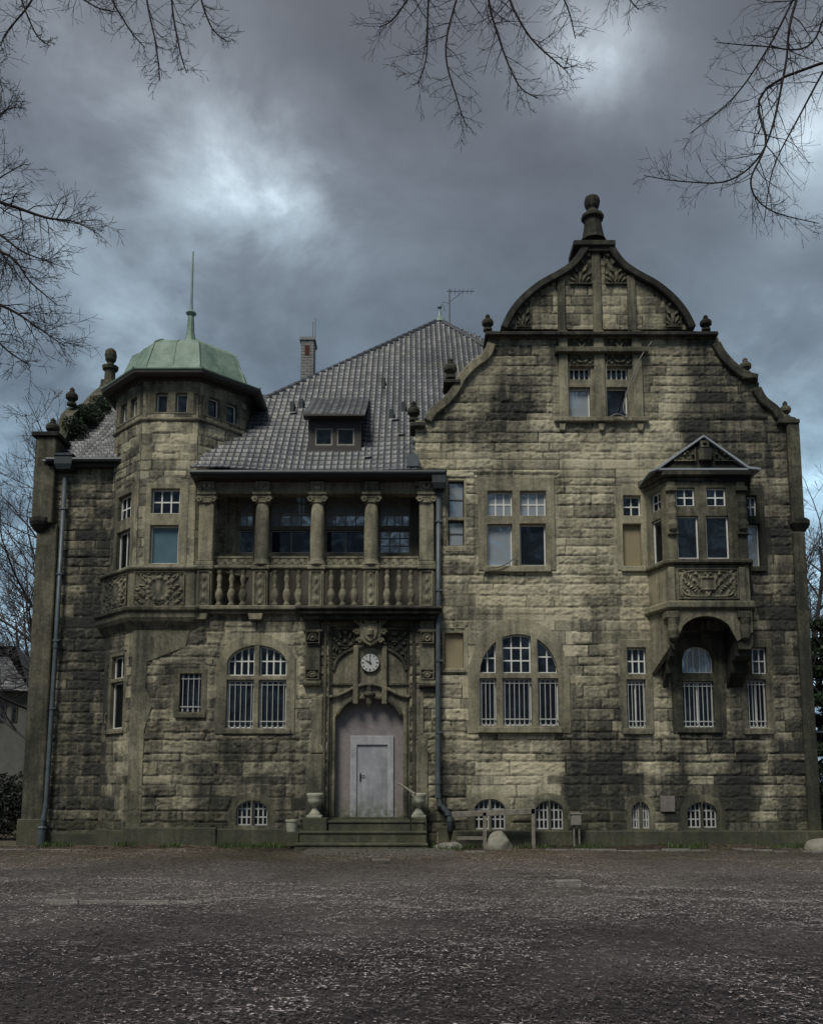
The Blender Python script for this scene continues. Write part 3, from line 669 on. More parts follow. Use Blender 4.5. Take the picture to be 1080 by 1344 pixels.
for seg, sd_ in ((LG[2:7], -1), (LG[6:11], -1), (RG[1:6], -1), (RG[6:11], -1)):
    strip('coping', smooth_curve([at(*p) for p in seg]), .26, -.24, .5, 'dark_sandstone' if seg[0][0] > 600 else 'dressed_sandstone', side=sd_)
strip('coping', smooth_curve([at(*p) for p in PG]), .21, -.3, .5, 'black_sandstone', side=-1)
strip('coping', smooth_curve([at(*p) for p in reversed(PR)]), .21, -.3, .5, 'black_sandstone', side=-1)
def pbox(name, px0, py0, px1, py1, y0, y1, mat, bevel=.02, Y=None, parent=HOUSE):
    Y = y0 if Y is None else Y; m = (px0 + px1) / 2
    return MB().box(at(px0, (py0 + py1) / 2, Y)[0], at(px1, (py0 + py1) / 2, Y)[0], y0, y1, zs(py1, Y), zs(py0, Y)).build(name, mat, parent, bevel=bevel, sub=.6)
pbox('cornice', 637, 434, 943, 439, -.34, .52, 'black_sandstone')
pbox('cornice', 641, 439, 939, 443, -.22, .5, 'dark_sandstone')
pbox('ledge', 582, 497, 604, 502, -.3, .5, 'black_sandstone'); pbox('ledge', 976, 491, 994, 496, -.3, .5, 'dark_sandstone')
pbox('ledge', 538, 553, 558, 559, -.3, .5, 'black_sandstone'); pbox('ledge', 1022, 549, 1050, 555, -.3, .5, 'dark_sandstone')
# ribs of the crowning gable
for x0, x1, y0 in ((732, 742, 362), (778, 789, 322), (824, 835, 360)):
    pbox('rib', x0, y0, x1, 434, GY - .13, GY, 'dark_sandstone')
lv = [at(*p) for p in ((744, 374), (757, 345), (768, 330), (776, 322), (776, 376), (744, 376))]
relief('carved_foliage', HOUSE, at(744, 350)[0], at(776, 350)[0], zs(376), zs(322), GY - .05, .09, 3, 'leaves', mat='dark_sandstone', mask=lv)
lv = [(2 * at(783.5, 350)[0] - x, z) for x, z in lv]
relief('carved_foliage', HOUSE, at(791, 350)[0], at(823, 350)[0], zs(376), zs(322), GY - .05, .09, 3, 'leaves', mat='dark_sandstone', mask=lv)
for q in (((676, 432), (676, 412), (688, 400), (696, 398), (696, 432)), ((892, 432), (892, 414), (880, 401), (871, 398), (871, 432))):
    lv = [at(*p) for p in q]; xs = [p[0] for p in lv]; zz = [p[1] for p in lv]
    relief('carved_foliage', HOUSE, min(xs), max(xs), min(zz), max(zz), GY - .05, .08, 5, 'leaves', mat='dark_sandstone', mask=lv)
# apex: slab, pedestal and ball
pbox('apex_slab', 753, 314, 808, 321, -.35, .6, 'black_sandstone'); pbox('apex_slab', 760, 321, 802, 329, -.27, .5, 'black_sandstone')
cx, _ = at(780.5, 300); s_ = 1 / 44.0
prof = [(.40, zs(315)), (.33, zs(309)), (.29, zs(300)), (.26, zs(292)), (.25, zs(287)), (.34, zs(285)), (.34, zs(281)), (.22, zs(277)), (.15, zs(273)), (.21, zs(269)), (.24, zs(263)), (.22, zs(257.5)), (.1, zs(254)), (.01, zs(253.5))]
MB().lathe(prof, (cx - .04, .1, 0), 10, R(18)).build('finial', 'black_sandstone', HOUSE, bevel=.01)
def urn(px, pyb, pyt, Y, parent=HOUSE, mat='black_sandstone', w=8.0, px_m=None):
    x, zb = at(px, pyb, Y); zt = at(px, pyt, Y)[1]; h = zt - zb; r = w / 45.0
    pr = [(.75, 0), (.75, .12), (.4, .16), (.45, .2), (.95, .36), (1, .5), (.85, .62), (.45, .68), (.5, .72), (.35, .78), (.42, .86), (.2, .96), (.02, 1)]
    return MB().lathe([(a * r, zb + b * h) for a, b in pr], (x, Y, 0), 12).build('finial', mat, parent, smooth=False)
urn(640, 434, 412, .1); urn(926.5, 434, 413, .1); urn(591, 497, 469, .1, w=9); urn(978.5, 491, 469, .1, mat='dark_sandstone', w=8); urn(543, 553, 526, .1, w=8.5); urn(1031, 549, 526, .1, mat='dark_sandstone', w=7.5)
# right-hand corner: pier with corbel
xr = xR
MB().box(xr - .34, xr + .02, -.26, .7, zs(690), zs(555)).build('corner_pier', 'dark_sandstone', HOUSE, bevel=.03, sub=.6)
MB().lathe([(.10, zs(703)), (.2, zs(700)), (.3, zs(694)), (.36, zs(690)), (.36, zs(684)), (.3, zs(682))], (xr - .1, .05, 0), 14).build('corbel', 'black_sandstone', HOUSE)
MB().box(xr - .32, xr + .03, -.2, .7, -.2, zs(700)).build('corner_pier', 'dark_sandstone', HOUSE, bevel=.03, sub=.6)
# left lower front wall (flush under tower and loggia)
TX, TY, TA = -7.03, 1.97, 1.97; TS = TA * math.tan(math.pi / 8)
xTL = TX - TS
dz0 = zs(1060); pL, pR = at(431, 900)[0], at(538, 900)[0]
ztop_low = zs(800)
portal_hole = rectp(pL - .0, pR + .0, -.5, zs(822))
masonry('wall', HOUSE, [(xTL, -.3), (pL, -.3), (pL, zs(822)), (pR, zs(822)), (pR, -.3), (xL + .05, -.3), (xL + .05, ztop_low), (xTL, ztop_low)], HOLES, d=0.0, core=.4, seed=5, smooth_zones=[[at(a, b) for a, b in z] for z in (((280, 870), (296, 822), (380, 822), (394, 870), (394, 966), (280, 966)), ((222, 872), (276, 872), (276, 946), (222, 946)), ((300, 1060), (312, 1020), (350, 1020), (362, 1060), (362, 1090), (300, 1090)))])
# quoin strip where tower meets wall
pts_ = [(xTL, -.1), (xTL + .42, -.1), (xTL + .42, zs(960)), (xTL + .62, zs(925)), (xTL + .42, zs(905)), (xTL + .42, zs(870)), (xTL + 1.5, zs(850)), (xTL + 1.6, zs(828)), (xTL, zs(828))]
MB().prism(pts_, [], -.075, .05).build('quoin', 'dressed_sandstone', HOUSE, bevel=.02, sub=.5)
# plinths
for (a, b, y, zt) in ((xTL - .06, at(285, 1090)[0], -.16, zs(1086)), (at(285, 1090)[0] + .01, at(388, 1090)[0], -.11, zs(1088)), (at(592, 1090)[0], xR + .12, -.26, zs(1090))):
    MB().box(a, b, y, .1, -.3, zt).build('plinth', 'plinth_stone', HOUSE, bevel=.03, sub=.6)
a = at(590, 1080)[0]
MB().box(xL + .05, a - .01, -.2, .1, -.3, zs(1085)).build('plinth', 'plinth_stone', HOUSE, bevel=.03, sub=.6)

# ------------------------------------------------------------------ tower
def oct_face(i, ap=TA):
    """0 front, -1 left canted, +1 right canted, ..."""
    a = i * math.pi / 4; D = Vector((-math.sin(a), math.cos(a), 0)); U = Vector((math.cos(a), math.sin(a), 0))
    return Face(Vector((TX, TY, 0)) - D * ap, U, D)
zt_t = zs(500)  # wall top below the eaves
zband = zs(553)
TOWERWIN = {}
f0 = oct_face(0); fl = oct_face(-1); fr = oct_face(1)
w0 = [pl(199, 642, 236, 674, 3, 2, 'glass', f0), pl(197, 690, 234, 740, 1, 1, 'blue', f0)]
w0b = [pl(205, 516, 220, 541, 1, 1, 'glass', f0), pl(231, 516, 246, 541, 1, 1, 'glass', f0)]
zA, zB = pl(205, 516, 220, 541, face=f0)[2:4]
window(HOUSE, w0, rectp(-.62, .62, zs(746), zs(634)), f0, d=0, proud=.035)
window(HOUSE, w0b, rectp(-.68, .68, zA - .07, zB + .3), f0, d=0, proud=.035)
window(HOUSE, [(-.5, -.12, zA, zB, 1, 1, 'curtain'), (.12, .5, zA, zB, 1, 1, 'curtain')], rectp(-.68, .68, zA - .07, zB + .3), fr, d=0, proud=.035)
window(HOUSE, [(-.5, -.12, zA, zB, 1, 1, 'glass'), (.12, .5, zA, zB, 1, 1, 'glass')], rectp(-.68, .68, zA - .07, zB + .3), fl, d=0, proud=.035)
z1, z2, z3, z4 = [w0[1][2], w0[1][3], w0[0][2], w0[0][3]]
window(HOUSE, [(-.4, .4, z1, z2, 2, 1, 'curtain'), (-.4, .4, z3, z4, 3, 2, 'glass')], rectp(-.6, .6, z1 - .1, z4 + .2), fl, d=0, proud=.035)
zc1, zc2, zc3 = zs(955), zs(893), zs(858)
window(HOUSE, [(-.38, .38, zc1, zc2, 1, 1, 'glass'), (-.38, .38, zc2 + .12, zc3, 2, 1, 'glass')], rectp(-.55, .55, zc1 - .1, zc3 + .15), fl, d=0, proud=.035, sill=(-.55, .55, zc1 - .16, zc1 - .04, .12))
up = [rectp(-.6, .6, zs(744), zs(636)), rectp(-.66, .66, zA - .05, zB + .28)]
e = .38
def tower_wall(i, z0, z1_, holes):
    f = oct_face(i); hw = TS
    o = masonry('tower_wall', HOUSE, rectp(-hw, hw, z0, z1_), holes, smooth_zones=[rectp(-hw - 1, -hw + .26, -2, 30), rectp(hw - .26, hw + 1, -2, 30), rectp(-2, 2, zs(640), zs(625))], face=f, d=0, core=.25, seed=20 + i, res=.034, bulge=.75, bl=(.4, .9))
    return o
tower_wall(0, ztop_low - .02, zt_t, up)
tower_wall(-1, -.3, zt_t, [rectp(-.58, .58, z1 - .08, z4 + .18), rectp(-.66, .66, zA - .05, zB + .28), rectp(-.53, .53, zc1 - .08, zc3 + .13)])
tower_wall(1, ztop_low, zt_t, [rectp(-.66, .66, zA - .05, zB + .28)])
for i in (-2, 2, 3, 4, 5):
    f = oct_face(i); MB().box(-TS, TS, 0, .25, -.3 if i in (-2,) else ztop_low, zt_t).build('tower_wall', 'dark_sandstone', HOUSE, f)
MB().box(TS * -1, TS, -.1, .1, -.3, zs(1090)).build('plinth', 'plinth_stone', HOUSE, fl, bevel=.03)
PH = math.pi / 8; K8 = 1 / math.cos(math.pi / 8)
def octl(prof, name, mat, bevel=.015): return MB().lathe([(r * K8, z) for r, z in prof], (TX, TY, 0), 8, PH).build(name, mat, HOUSE, bevel=bevel, sub=.9)
# string below the top windows
octl([(TA + .02, zband - .02), (TA + .09, zband + .02), (TA + .09, zband + .09), (TA + .02, zband + .12)], 'string_course', 'dressed_sandstone')
# balcony-like parapet band and cove below it
zb0, zb1, zb2 = zs(829), zs(799), zs(747)
octl([(TA + .02, zb0 - .05), (TA + .03, zb0), (TA + .12, zb0 + .12), (TA + .24, zb0 + .25), (TA + .30, zb0 + .36), (TA + .31, zb1 - .14), (TA + .38, zb1 - .1), (TA + .4, zb1 - .03), (TA + .34, zb1), (TA + .2, zb1 + .01)], 'cove_moulding', 'dressed_sandstone', 0)
octl([(TA + .19, zb1), (TA + .19, zb2 - .08)], 'tower_parapet', 'dressed_sandstone')
octl([(TA + .2, zb2 - .10), (TA + .27, zb2 - .06), (TA + .29, zb2), (TA + .24, zb2 + .05), (TA + .03, zb2 + .08)], 'parapet_moulding', 'dressed_sandstone')
fp0 = oct_face(0, TA + .19); fpl = oct_face(-1, TA + .19)
relief('carved_panel', HOUSE, -.8, .62, zb1 + .04, zb2 - .13, 0, .06, 3, 'wreath', face=fp0)
relief('carved_panel', HOUSE, -.72, .72, zb1 + .04, zb2 - .13, 0, .06, 6, 'wreath', face=fpl)
# eaves and copper dome
ze = zs(479, -.6); rE = TA + .42
octl([(TA - .05, zt_t - .1), (TA + .06, zt_t), (TA + .10, zt_t + .1), (rE - .12, ze - .2), (rE, ze - .14), (rE + .02, ze - .02)], 'eaves_soffit', 'brown_paint')
def dome():
    D = [(rE + .03, ze - .05), (rE + .05, ze), (rE - .42, ze + .10), (rE - .50, ze + .36), (rE - .66, ze + .80), (rE - .80, ze + 1.2), (rE - 1.08, ze + 1.42), (.42, ze + 1.66), (.26, ze + 1.8), (.17, ze + 2.05), (.12, ze + 2.35), (.085, ze + 2.9)]
    o = MB().lathe([(r * K8, z) for r, z in D], (TX, TY, 0), 8, PH).build('dome', 'copper_green', HOUSE, bevel=.01)
    s = MB()
    for i in range(8):
        a = PH + i * math.pi / 4; s.tube([(TX + r * K8 * math.cos(a), TY + r * K8 * math.sin(a), z + .01) for r, z in D[1:9]], .03, 5)
        f = [(TX + r * math.cos(a + PH), TY + r * math.sin(a + PH), z + .008) for r, z in D[3:9]]; s.tube(f, .014, 4)
    s.build('seam', 'copper_green', o)
    sp = MB(); z = ze + 2.85
    zt = zs(330, TY)
    h = zt - z
    sp.lathe([(.05, z - .1), (.05, z), (.06, z + .03), (.13, z + .08), (.17, z + .13), (.15, z + .17), (.06, z + .24), (.045, z + .4), (.04, z + .55), (.022, zt)], (TX, TY, 0), 12)
    sp.build('spire', 'copper_pale', o)
    return o
DOME = dome()

# ------------------------------------------------------------------ loggia
zF = zs(799); zR = zs(745); zC = zs(648)
xl0, xl1 = at(253, 700)[0], at(574, 700)[0]
MB().box(xl0, xl1 + .02, .0, 2.3, zF - .12, zF - .02).build('loggia_floor', 'inner_plaster', HOUSE)
MB().box(xl0 - .1, at(390, 800)[0], -.3, .1, zs(803), zs(797)).build('balcony_moulding', 'dressed_sandstone', HOUSE, bevel=.03, sub=.6)
MB().box(xl0 - .1, at(390, 800)[0], -.2, .1, zs(807), zs(803) - .004).build('balcony_moulding', 'dressed_sandstone', HOUSE, bevel=.03, sub=.6)
for c in (265, 337): MB().prism([(at(c - 10, 805)[0], zs(807)), (at(c + 10, 805)[0], zs(807)), (at(c + 8, 805)[0], zs(815)), (at(c - 8, 805)[0], zs(815))], [], -.24, .02).build('console', 'dressed_sandstone', HOUSE, bevel=.02)
# dark canopy moulding above the portal
yy = -.62
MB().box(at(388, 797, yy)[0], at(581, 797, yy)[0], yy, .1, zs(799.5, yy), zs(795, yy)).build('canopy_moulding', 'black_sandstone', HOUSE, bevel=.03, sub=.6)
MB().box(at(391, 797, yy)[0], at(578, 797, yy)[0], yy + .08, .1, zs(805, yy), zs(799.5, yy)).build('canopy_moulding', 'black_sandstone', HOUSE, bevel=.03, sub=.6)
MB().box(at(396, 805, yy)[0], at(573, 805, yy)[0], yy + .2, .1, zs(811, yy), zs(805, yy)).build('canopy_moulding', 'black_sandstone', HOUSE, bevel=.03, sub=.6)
# back wall of the loggia with four windows
LB = 1.0
hl = []
for (x0, x1, kd, k2) in ((297, 333, 'dusty', 'curtain'), (355, 409, 'dusty', 'curtain'), (427, 480, 'dusty', 'curtain'), (498, 538, 'dusty', 'dusty')):
    a = pl(x0, 645, x1, 691, 4, 3, kd, FRONT, LB); b = pl(x0, 696, x1, 726, 3 if k2 == 'dusty' else 2, 3 if k2 == 'dusty' else 1, k2, FRONT, LB)
    ou = rectp(a[0] - .09, a[1] + .09, b[2] - .1, a[3] + .05); hl.append(shrink(ou, .03))
    window(HOUSE, [a, b], ou, d=LB, surround='inner_plaster', frame='weathered_wood', proud=.02, depth=.2, fd=.08)
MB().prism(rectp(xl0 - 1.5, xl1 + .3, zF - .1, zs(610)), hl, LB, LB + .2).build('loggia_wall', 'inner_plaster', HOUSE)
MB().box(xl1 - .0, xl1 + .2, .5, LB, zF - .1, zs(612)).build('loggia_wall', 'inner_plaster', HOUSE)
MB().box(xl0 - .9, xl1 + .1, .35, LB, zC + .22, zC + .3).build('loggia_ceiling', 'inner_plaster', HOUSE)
MB().box(xl0 + .0, xl1, .0, .36, zC, zs(620)).build('entablature', 'dressed_sandstone', HOUSE, bevel=.02, sub=.5)
PY0 = -.16
cols = [(270, 'p'), (343, 'c'), (416, 'c'), (487, 'c'), (560, 'p')]
def capital(xc, zt, zb):
    m = MB(); m.box(xc - .27, xc + .27, PY0 - .07, .14, zt - .08, zt); m.box(xc - .21, xc + .21, PY0 - .02, .12, zb, zt - .08)
    for sx in (-1, 1):
        m2 = [(.085 * math.cos(t) * (1 - t / 14), .085 * math.sin(t) * (1 - t / 14)) for t in [j * .6 for j in range(16)]]
        m.tube([(xc + sx * (.2 + a * 1.0), PY0 - .04, zb + .05 + b) for a, b in m2], .035, 6)
    m.box(xc - .2, xc + .2, PY0 - .035, PY0 - .02, zb + .1, zb + .14); m.lathe([(.2, zb - .06), (.22, zb - .03), (.2, zb)], (xc, -.02, 0), 14)
    return m
for (cx, k) in cols:
    xc = at(cx, 700, PY0)[0]; zt = zs(646, PY0); zc = zs(658, PY0); zb = zs(742, PY0)
    # impost block with rosette above the capital
    MB().box(xc - .2, xc + .2, PY0, .02, zs(646, PY0) + .002, zs(631, PY0)).build('impost_block', 'dressed_sandstone', HOUSE, bevel=.015)
    relief('rosette', HOUSE, xc - .17, xc + .17, zs(645, PY0), zs(633, PY0), PY0, .05, int(cx), 'scroll')
    if k == 'c':
        o = MB().lathe([(.27, zb), (.27, zb + .05), (.235, zb + .07), (.25, zb + .11), (.205, zb + .15), (.2, zb + .2), (.212, zb + .8), (.2, zb + 1.3), (.178, zc)], (xc, -.02, 0), 20).build('column', 'dressed_sandstone', HOUSE, smooth=True)
    else:
        m = MB(); m.box(xc - .25, xc + .25, PY0 - .03, .15, zb, zb + .12); m.box(xc - .21, xc + .21, PY0, .12, zb + .12, zc); o = m.build('pilaster', 'dressed_sandstone', HOUSE, bevel=.02, sub=.5)
    capital(xc, zt, zc).build('capital', 'dressed_sandstone', o, bevel=.01)
    zp0 = zF - .02; zp1 = zs(748, PY0)
    MB().box(xc - .215, xc + .215, PY0 - .03, .18, zp0, zp1).build('pedestal', 'dressed_sandstone', HOUSE, bevel=.015, sub=.4)
    relief('carved_panel', HOUSE, xc - .16, xc + .16, zp0 + .06, zp1 - .05, PY0 - .03, .05, int(cx) + 1, 'drop')
    MB().box(xc - .26, xc + .26, PY0 - .08, .2, zp1 + .002, zb - .002).build('pedestal_cap', 'dressed_sandstone', HOUSE, bevel=.02)
MB().box(at(261, 745)[0], at(571, 745)[0], -.16, .12, zs(748), zs(743.5)).build('handrail', 'dressed_sandstone', HOUSE, bevel=.03, sub=.6)
MB().box(at(261, 797)[0], at(571, 797)[0], -.16, .14, zF - .02, zF + .06).build('balustrade_base', 'dressed_sandstone', HOUSE, bevel=.02, sub=.6)
for cx in (288, 304, 319, 361, 376.5, 392, 434.6, 450, 465, 508, 523.6, 539):
    x = at(cx, 770, -.02)[0]; zb = zF + .06; h = zs(748) - zb
    pr = [(.1, 0), (.1, .06), (.06, .1), (.07, .14), (.115, .26), (.12, .34), (.08, .45), (.05, .5), (.08, .53), (.05, .57), (.06, .64), (.085, .74), (.07, .82), (.05, .88), (.09, .92), (.09, 1)]
    MB().lathe([(r, zb + t * h) for r, t in pr], (x, -.02, 0), 12).build('baluster', 'dressed_sandstone', HOUSE, smooth=True)
for (x0, x1) in ((280, 332), (352, 405), (424, 477), (496, 549)):
    a, b = at(x0, 737, .1)[0], at(x1, 737, .1)[0]
    o = relief('railing_panel', HOUSE, a, b, zs(743), zs(731), .12, .03, 2, 'key', mat='dressed_sandstone', res=.012)
    MB().box(a, b, .09, .16, zs(731), zs(729)).build('top_rail', 'dressed_sandstone', o); MB().box(a, b, .122, .16, zs(743), zs(731) - .002).build('backing', 'dressed_sandstone', o)
# gutter over the loggia
gz = zs(622, -.5)
MB().box(at(250, 622, -.5)[0], at(584, 622, -.5)[0], -.5, .0, gz - .07, gz - .0).build('eaves_board', 'brown_paint', HOUSE)
MB().tube([(at(250, 620, -.5)[0], -.52, gz + .04), (at(584, 620, -.5)[0], -.52, gz + .04)], .075, 10).build('gutter', 'gutter_metal', HOUSE)

# ------------------------------------------------------------------ portal
Pd = .28
zPt = zs(822)
arc_o = arch(at(485, 880)[0], (at(535, 900)[0] - at(434.5, 900)[0]) / 2, zs(880), zs(846) - zs(880))
xo0, xo1 = at(439.5, 1000)[0], at(529, 1000)[0]; xoc = (xo0 + xo1) / 2
def doorarch(x):
    t = abs(x - xoc) / ((xo1 - xo0) / 2); return zs(918) - (zs(918) - zs(942)) * (t ** 3.2)
door_open = lightpoly((xo0, xo1, zs(1073), doorarch))
PORT = MB().prism([(pL, zs(1073)), (xo0, zs(1073))] + list(reversed(door_open[2:])) + [(xo1, zs(1073)), (pR, zs(1073)), (pR, zPt), (pL, zPt)], [], .03, .42).build('portal', 'dressed_sandstone', HOUSE, bevel=.02, sub=.5)
PORT['label'] = 'dark stone door surround with carved spandrels'
# jamb shafts and mouldings of the portal
for (x0, x1, y) in ((424, 428, -.1), (429, 432.5, -.04), (433.5, 436, .0), (533, 535.5, .0), (537, 540, -.04), (541, 545.5, -.1)):
    MB().box(at(x0, 950)[0], at(x1, 950)[0], y, .1, zs(1073), zs(816)).build('jamb_moulding', 'dark_sandstone', PORT, bevel=.015, sub=.6)
MB().box(pL, pR, -.08, .1, zs(823), zs(816)).build('head_moulding', 'dark_sandstone', PORT, bevel=.02)
def curvebar(name, fn, x0, x1, w, y0, y1, mat='dark_sandstone', n=24, parent=None):
    p = [(x0 + (x1 - x0) * i / n, fn(x0 + (x1 - x0) * i / n)) for i in range(n + 1)]
    return strip(name, p, w, y0, y1, mat, side=-1, parent=parent or PORT)
ax0, ax1 = at(434.5, 880)[0], at(535.5, 880)[0]
curvebar('arch_moulding', arc_o, ax0, ax1, .1, -.04, .05)
# ogee drip mould
oc = at(485, 905)[0]; ohw = at(538, 905)[0] - oc
def ogee(x):
    t = abs(x - oc) / ohw
    if t < .38: return zs(896.5) - (zs(896.5) - zs(900.5)) * (t / .38) ** 2
    q = (t - .38) / .62; return zs(900.5) - (zs(900.5) - zs(913)) * math.sin(q * math.pi / 2) ** 1.1
curvebar('ogee_moulding', ogee, oc - ohw, oc + ohw, .09, -.1, .04, 'dressed_sandstone')
curvebar('door_arch_moulding', lambda x: doorarch(x) + .1, xo0, xo1, .1, -.03, .05)
for (a, b) in ((464, 470.5), (501.5, 508)):
    MB().box(at(a, 880)[0], at(b, 880)[0], -.13, .04, zs(925), zs(848)).build('mullion', 'dressed_sandstone', PORT, bevel=.02, sub=.5)
for (a, b) in ((434, 464), (508, 536)): MB().box(at(a, 898)[0], at(b, 898)[0], -.03, .04, zs(900), zs(897)).build('transom', 'dark_sandstone', PORT, bevel=.01)
kx = at(484.5, 920)[0]
MB().lathe([(.03, zs(929)), (.09, zs(924)), (.1, zs(916)), (.17, zs(913)), (.17, zs(910)), (.08, zs(908)), (.1, zs(900))], (kx, .0, 0), 8).build('keystone_boss', 'dark_sandstone', PORT, bevel=.01)
# spandrel reliefs and the coat of arms
for sgn in (-1, 1):
    x1_ = at(485, 840)[0]; xa_, xb_ = (at(434, 840)[0], at(472, 840)[0]) if sgn < 0 else (at(500, 840)[0], at(536, 840)[0])
    pts = [(xa_, zs(826)), (xb_, zs(826))]; xx = [xb_ + (xa_ - xb_) * i / 10 for i in range(11)]; msk = pts + [(x, min(zs(827), arc_o(x) + .03)) for x in xx]
    relief('carved_spandrel', PORT, xa_, xb_, zs(884), zs(826), .02, .07, 12 + sgn, 'scroll', mat='dark_sandstone', mask=msk)
xs_, zs_ = at(486, 831, -.2)
def shield(s, dx=0, dz=0): return [(xs_ + dx + s * a, zs_ + dz + s * b) for a, b in [(-.3, .28), (-.36, .34), (-.2, .3), (0, .36), (.2, .3), (.36, .34), (.3, .28), (.34, .1), (.3, -.1), (.2, -.26), (0, -.38), (-.2, -.26), (-.3, -.1), (-.34, .1)]]
SH = MB().prism(shield(1.0), [], -.22, .03).build('coat_of_arms', 'dressed_sandstone', PORT, bevel=.04)
MB().prism(shield(.62, 0, -.02), [], -.28, -.21).build('inner_shield', 'dressed_sandstone', SH, bevel=.03)
m = MB()
for sx in (-1, 1):
    for (dx, dz, r) in ((.33, .3, .1), (.38, .02, .09), (.3, -.22, .08), (.14, .36, .08)):
        m.tube([(xs_ + sx * (dx + r * (1 - t / 9) * math.cos(t)), -.22, zs_ + dz + r * (1 - t / 9) * math.sin(t)) for t in [j * .6 for j in range(14)]], .03, 6)
m.lathe([(.02, zs_ - .12), (.1, zs_ - .06), (.1, zs_ + .06), (.02, zs_ + .14)], (xs_, -.28, 0), 8)
m.build('mantling', 'dressed_sandstone', SH)
# consoled pilasters on both sides
for (x0, x1, mt) in ((401, 421, 'dark_sandstone'), (551, 570, 'dressed_sandstone')):
    a, b = at(x0, 860)[0], at(x1, 860)[0]
    o = MB().box(a, b, -.16, .05, zs(897), zs(811)).build('pilaster', mt, HOUSE, bevel=.02, sub=.5)
    MB().box(a - .05, b + .05, -.24, .05, zs(831), zs(828)).build('capital', mt, o, bevel=.01)
    relief('carved_mask', o, a + .02, b - .02, zs(846), zs(831), -.17, .1, int(x0), 'wreath', mat=mt); relief('carved_drop', o, a + .02, b - .02, zs(893), zs(880), -.17, .07, int(x0) + 3, 'wreath', mat=mt)
    MB().tube([(a - .03, -.14, zs(898)), (b + .03, -.14, zs(898))], .1, 10).build('scroll', mt, o)
# dressed stone beside portal
for (x0, x1, y0, y1) in ((401, 423, 990, 1073), (408, 423, 916, 989), (546, 562, 966, 1073), (546, 556, 905, 965)):
    pbox('dressed_stone', x0, y0, x1, y1, -.075, .05, 'dressed_sandstone')
# infill wall, door frame and door leaf
iq = prect(461, 968, 515, 1073, d=.3)
MB().prism([(xo0 - .05, iq[0][1]), iq[0], iq[3], iq[2], iq[1], (xo1 + .05, iq[0][1]), (xo1 + .05, zs(910)), (xo0 - .05, zs(910))], [], .3, .42).build('infill_wall', 'render_infill', HOUSE)
a = prect(459.5, 966, 516.5, 1073, d=.24); b_ = prect(468, 978, 508.5, 1073.2, d=.24)
DF = MB().prism([a[0], b_[0], b_[3], b_[2], b_[1], a[1], a[2], a[3]], [], .24, .36).build('door_frame', 'door_frame_paint', HOUSE, bevel=.01)
DR = MB().box(b_[0][0] - .01, b_[1][0] + .01, .29, .33, b_[0][1], b_[2][1] + .01).build('door', 'door_paint', HOUSE)
hx, hz = at(473, 1020, .29)
MB().box(hx - .02, hx + .02, .27, .29, hz - .12, hz + .1).tube([(hx, .25, hz + .03), (hx + .13, .25, hz + .03)], .012, 6).build('door_handle', 'iron', DR)
# steps
for (x0, x1, y0, Y, zt) in ((431, 557, 1077.5, -.85, None), (393, 560, 1091.5, -1.25, None), (386, 561, 1107.5, -1.65, None)):
    z = zs(y0, Y); m = MB(); m.box(at(x0, 1090, Y)[0], at(x1, 1090, Y)[0], Y + .03, -.0 if Y > -1 else (-.86 if Y > -1.5 else -1.26), -.2, z - .07); m.box(at(x0 - 1, 1090, Y)[0], at(x1 + .5, 1090, Y)[0], Y, .02 if Y > -1 else (-.84 if Y > -1.5 else -1.24), z - .07, z)
    m.build('door_step', 'step_stone', HOUSE, bevel=.02, sub=.4)
zL = zs(1077.5, -.85)
MB().box(pL + .02, pR - .02, .01, .3, -.2, zL + .06).build('threshold', 'step_stone', HOUSE)
for (x0, x1) in ((395, 431), (540, 562)): pbox('step_cheek', x0 + 2, 1074, x1 - 2, 1100, -.78, .0, 'step_stone', Y=-.78)
pbox('step_cheek', 375, 1092, 392, 1112, -1.1, -.0, 'step_stone', Y=-1.1)

# ------------------------------------------------------------------ oriel
OY = -1.05; ox0, ox1 = at(876, 700, OY)[0], at(981, 700, OY)[0]; oxl, oxr = ox0 - .34, ox1 + .30
OR = thing('tmp', '', ''); bpy.data.objects.remove(OR)
def zo(py): return zs(py, OY)
fO = Face((0, OY, 0), (1, 0, 0), (0, 1, 0))
def oplan(g=0.0): return [(oxl - g, GY), (ox0 - g * .6, OY - g), (ox1 + g * .6, OY - g), (oxr + g, GY)]
def oslab(name, z0, z1, g, mat, holes=None, bevel=.02):
    p = oplan(g); n = 4; m = MB(); m.add([(x, y, z0) for x, y in p] + [(x, y, z1) for x, y in p], [(3, 2, 1, 0), (4, 5, 6, 7), (0, 1, 5, 4), (1, 2, 6, 5), (2, 3, 7, 6), (3, 0, 4, 7)])
    return m.build(name, mat, HOUSE, bevel=bevel, sub=.5)
z_p0, z_p1, z_w1 = zo(789), zo(741), zo(632)
oslab('oriel_parapet', z_p0, z_p1, 0, 'dressed_sandstone'); oslab('oriel_moulding', zo(800), z_p0 - .002, .14, 'dressed_sandstone', bevel=.05); oslab('oriel_moulding', z_p1 + .002, zo(734), .12, 'dark_sandstone', bevel=.04)
relief('carved_panel', HOUSE, at(889, 760, OY)[0], at(968, 760, OY)[0], zo(786), zo(747), OY, .06, 7, 'cartouche')
for c in (882, 975): pbox('pedestal', c - 4.5, 744, c + 4.5, 789, OY - .07, OY + .1, 'dressed_sandstone')
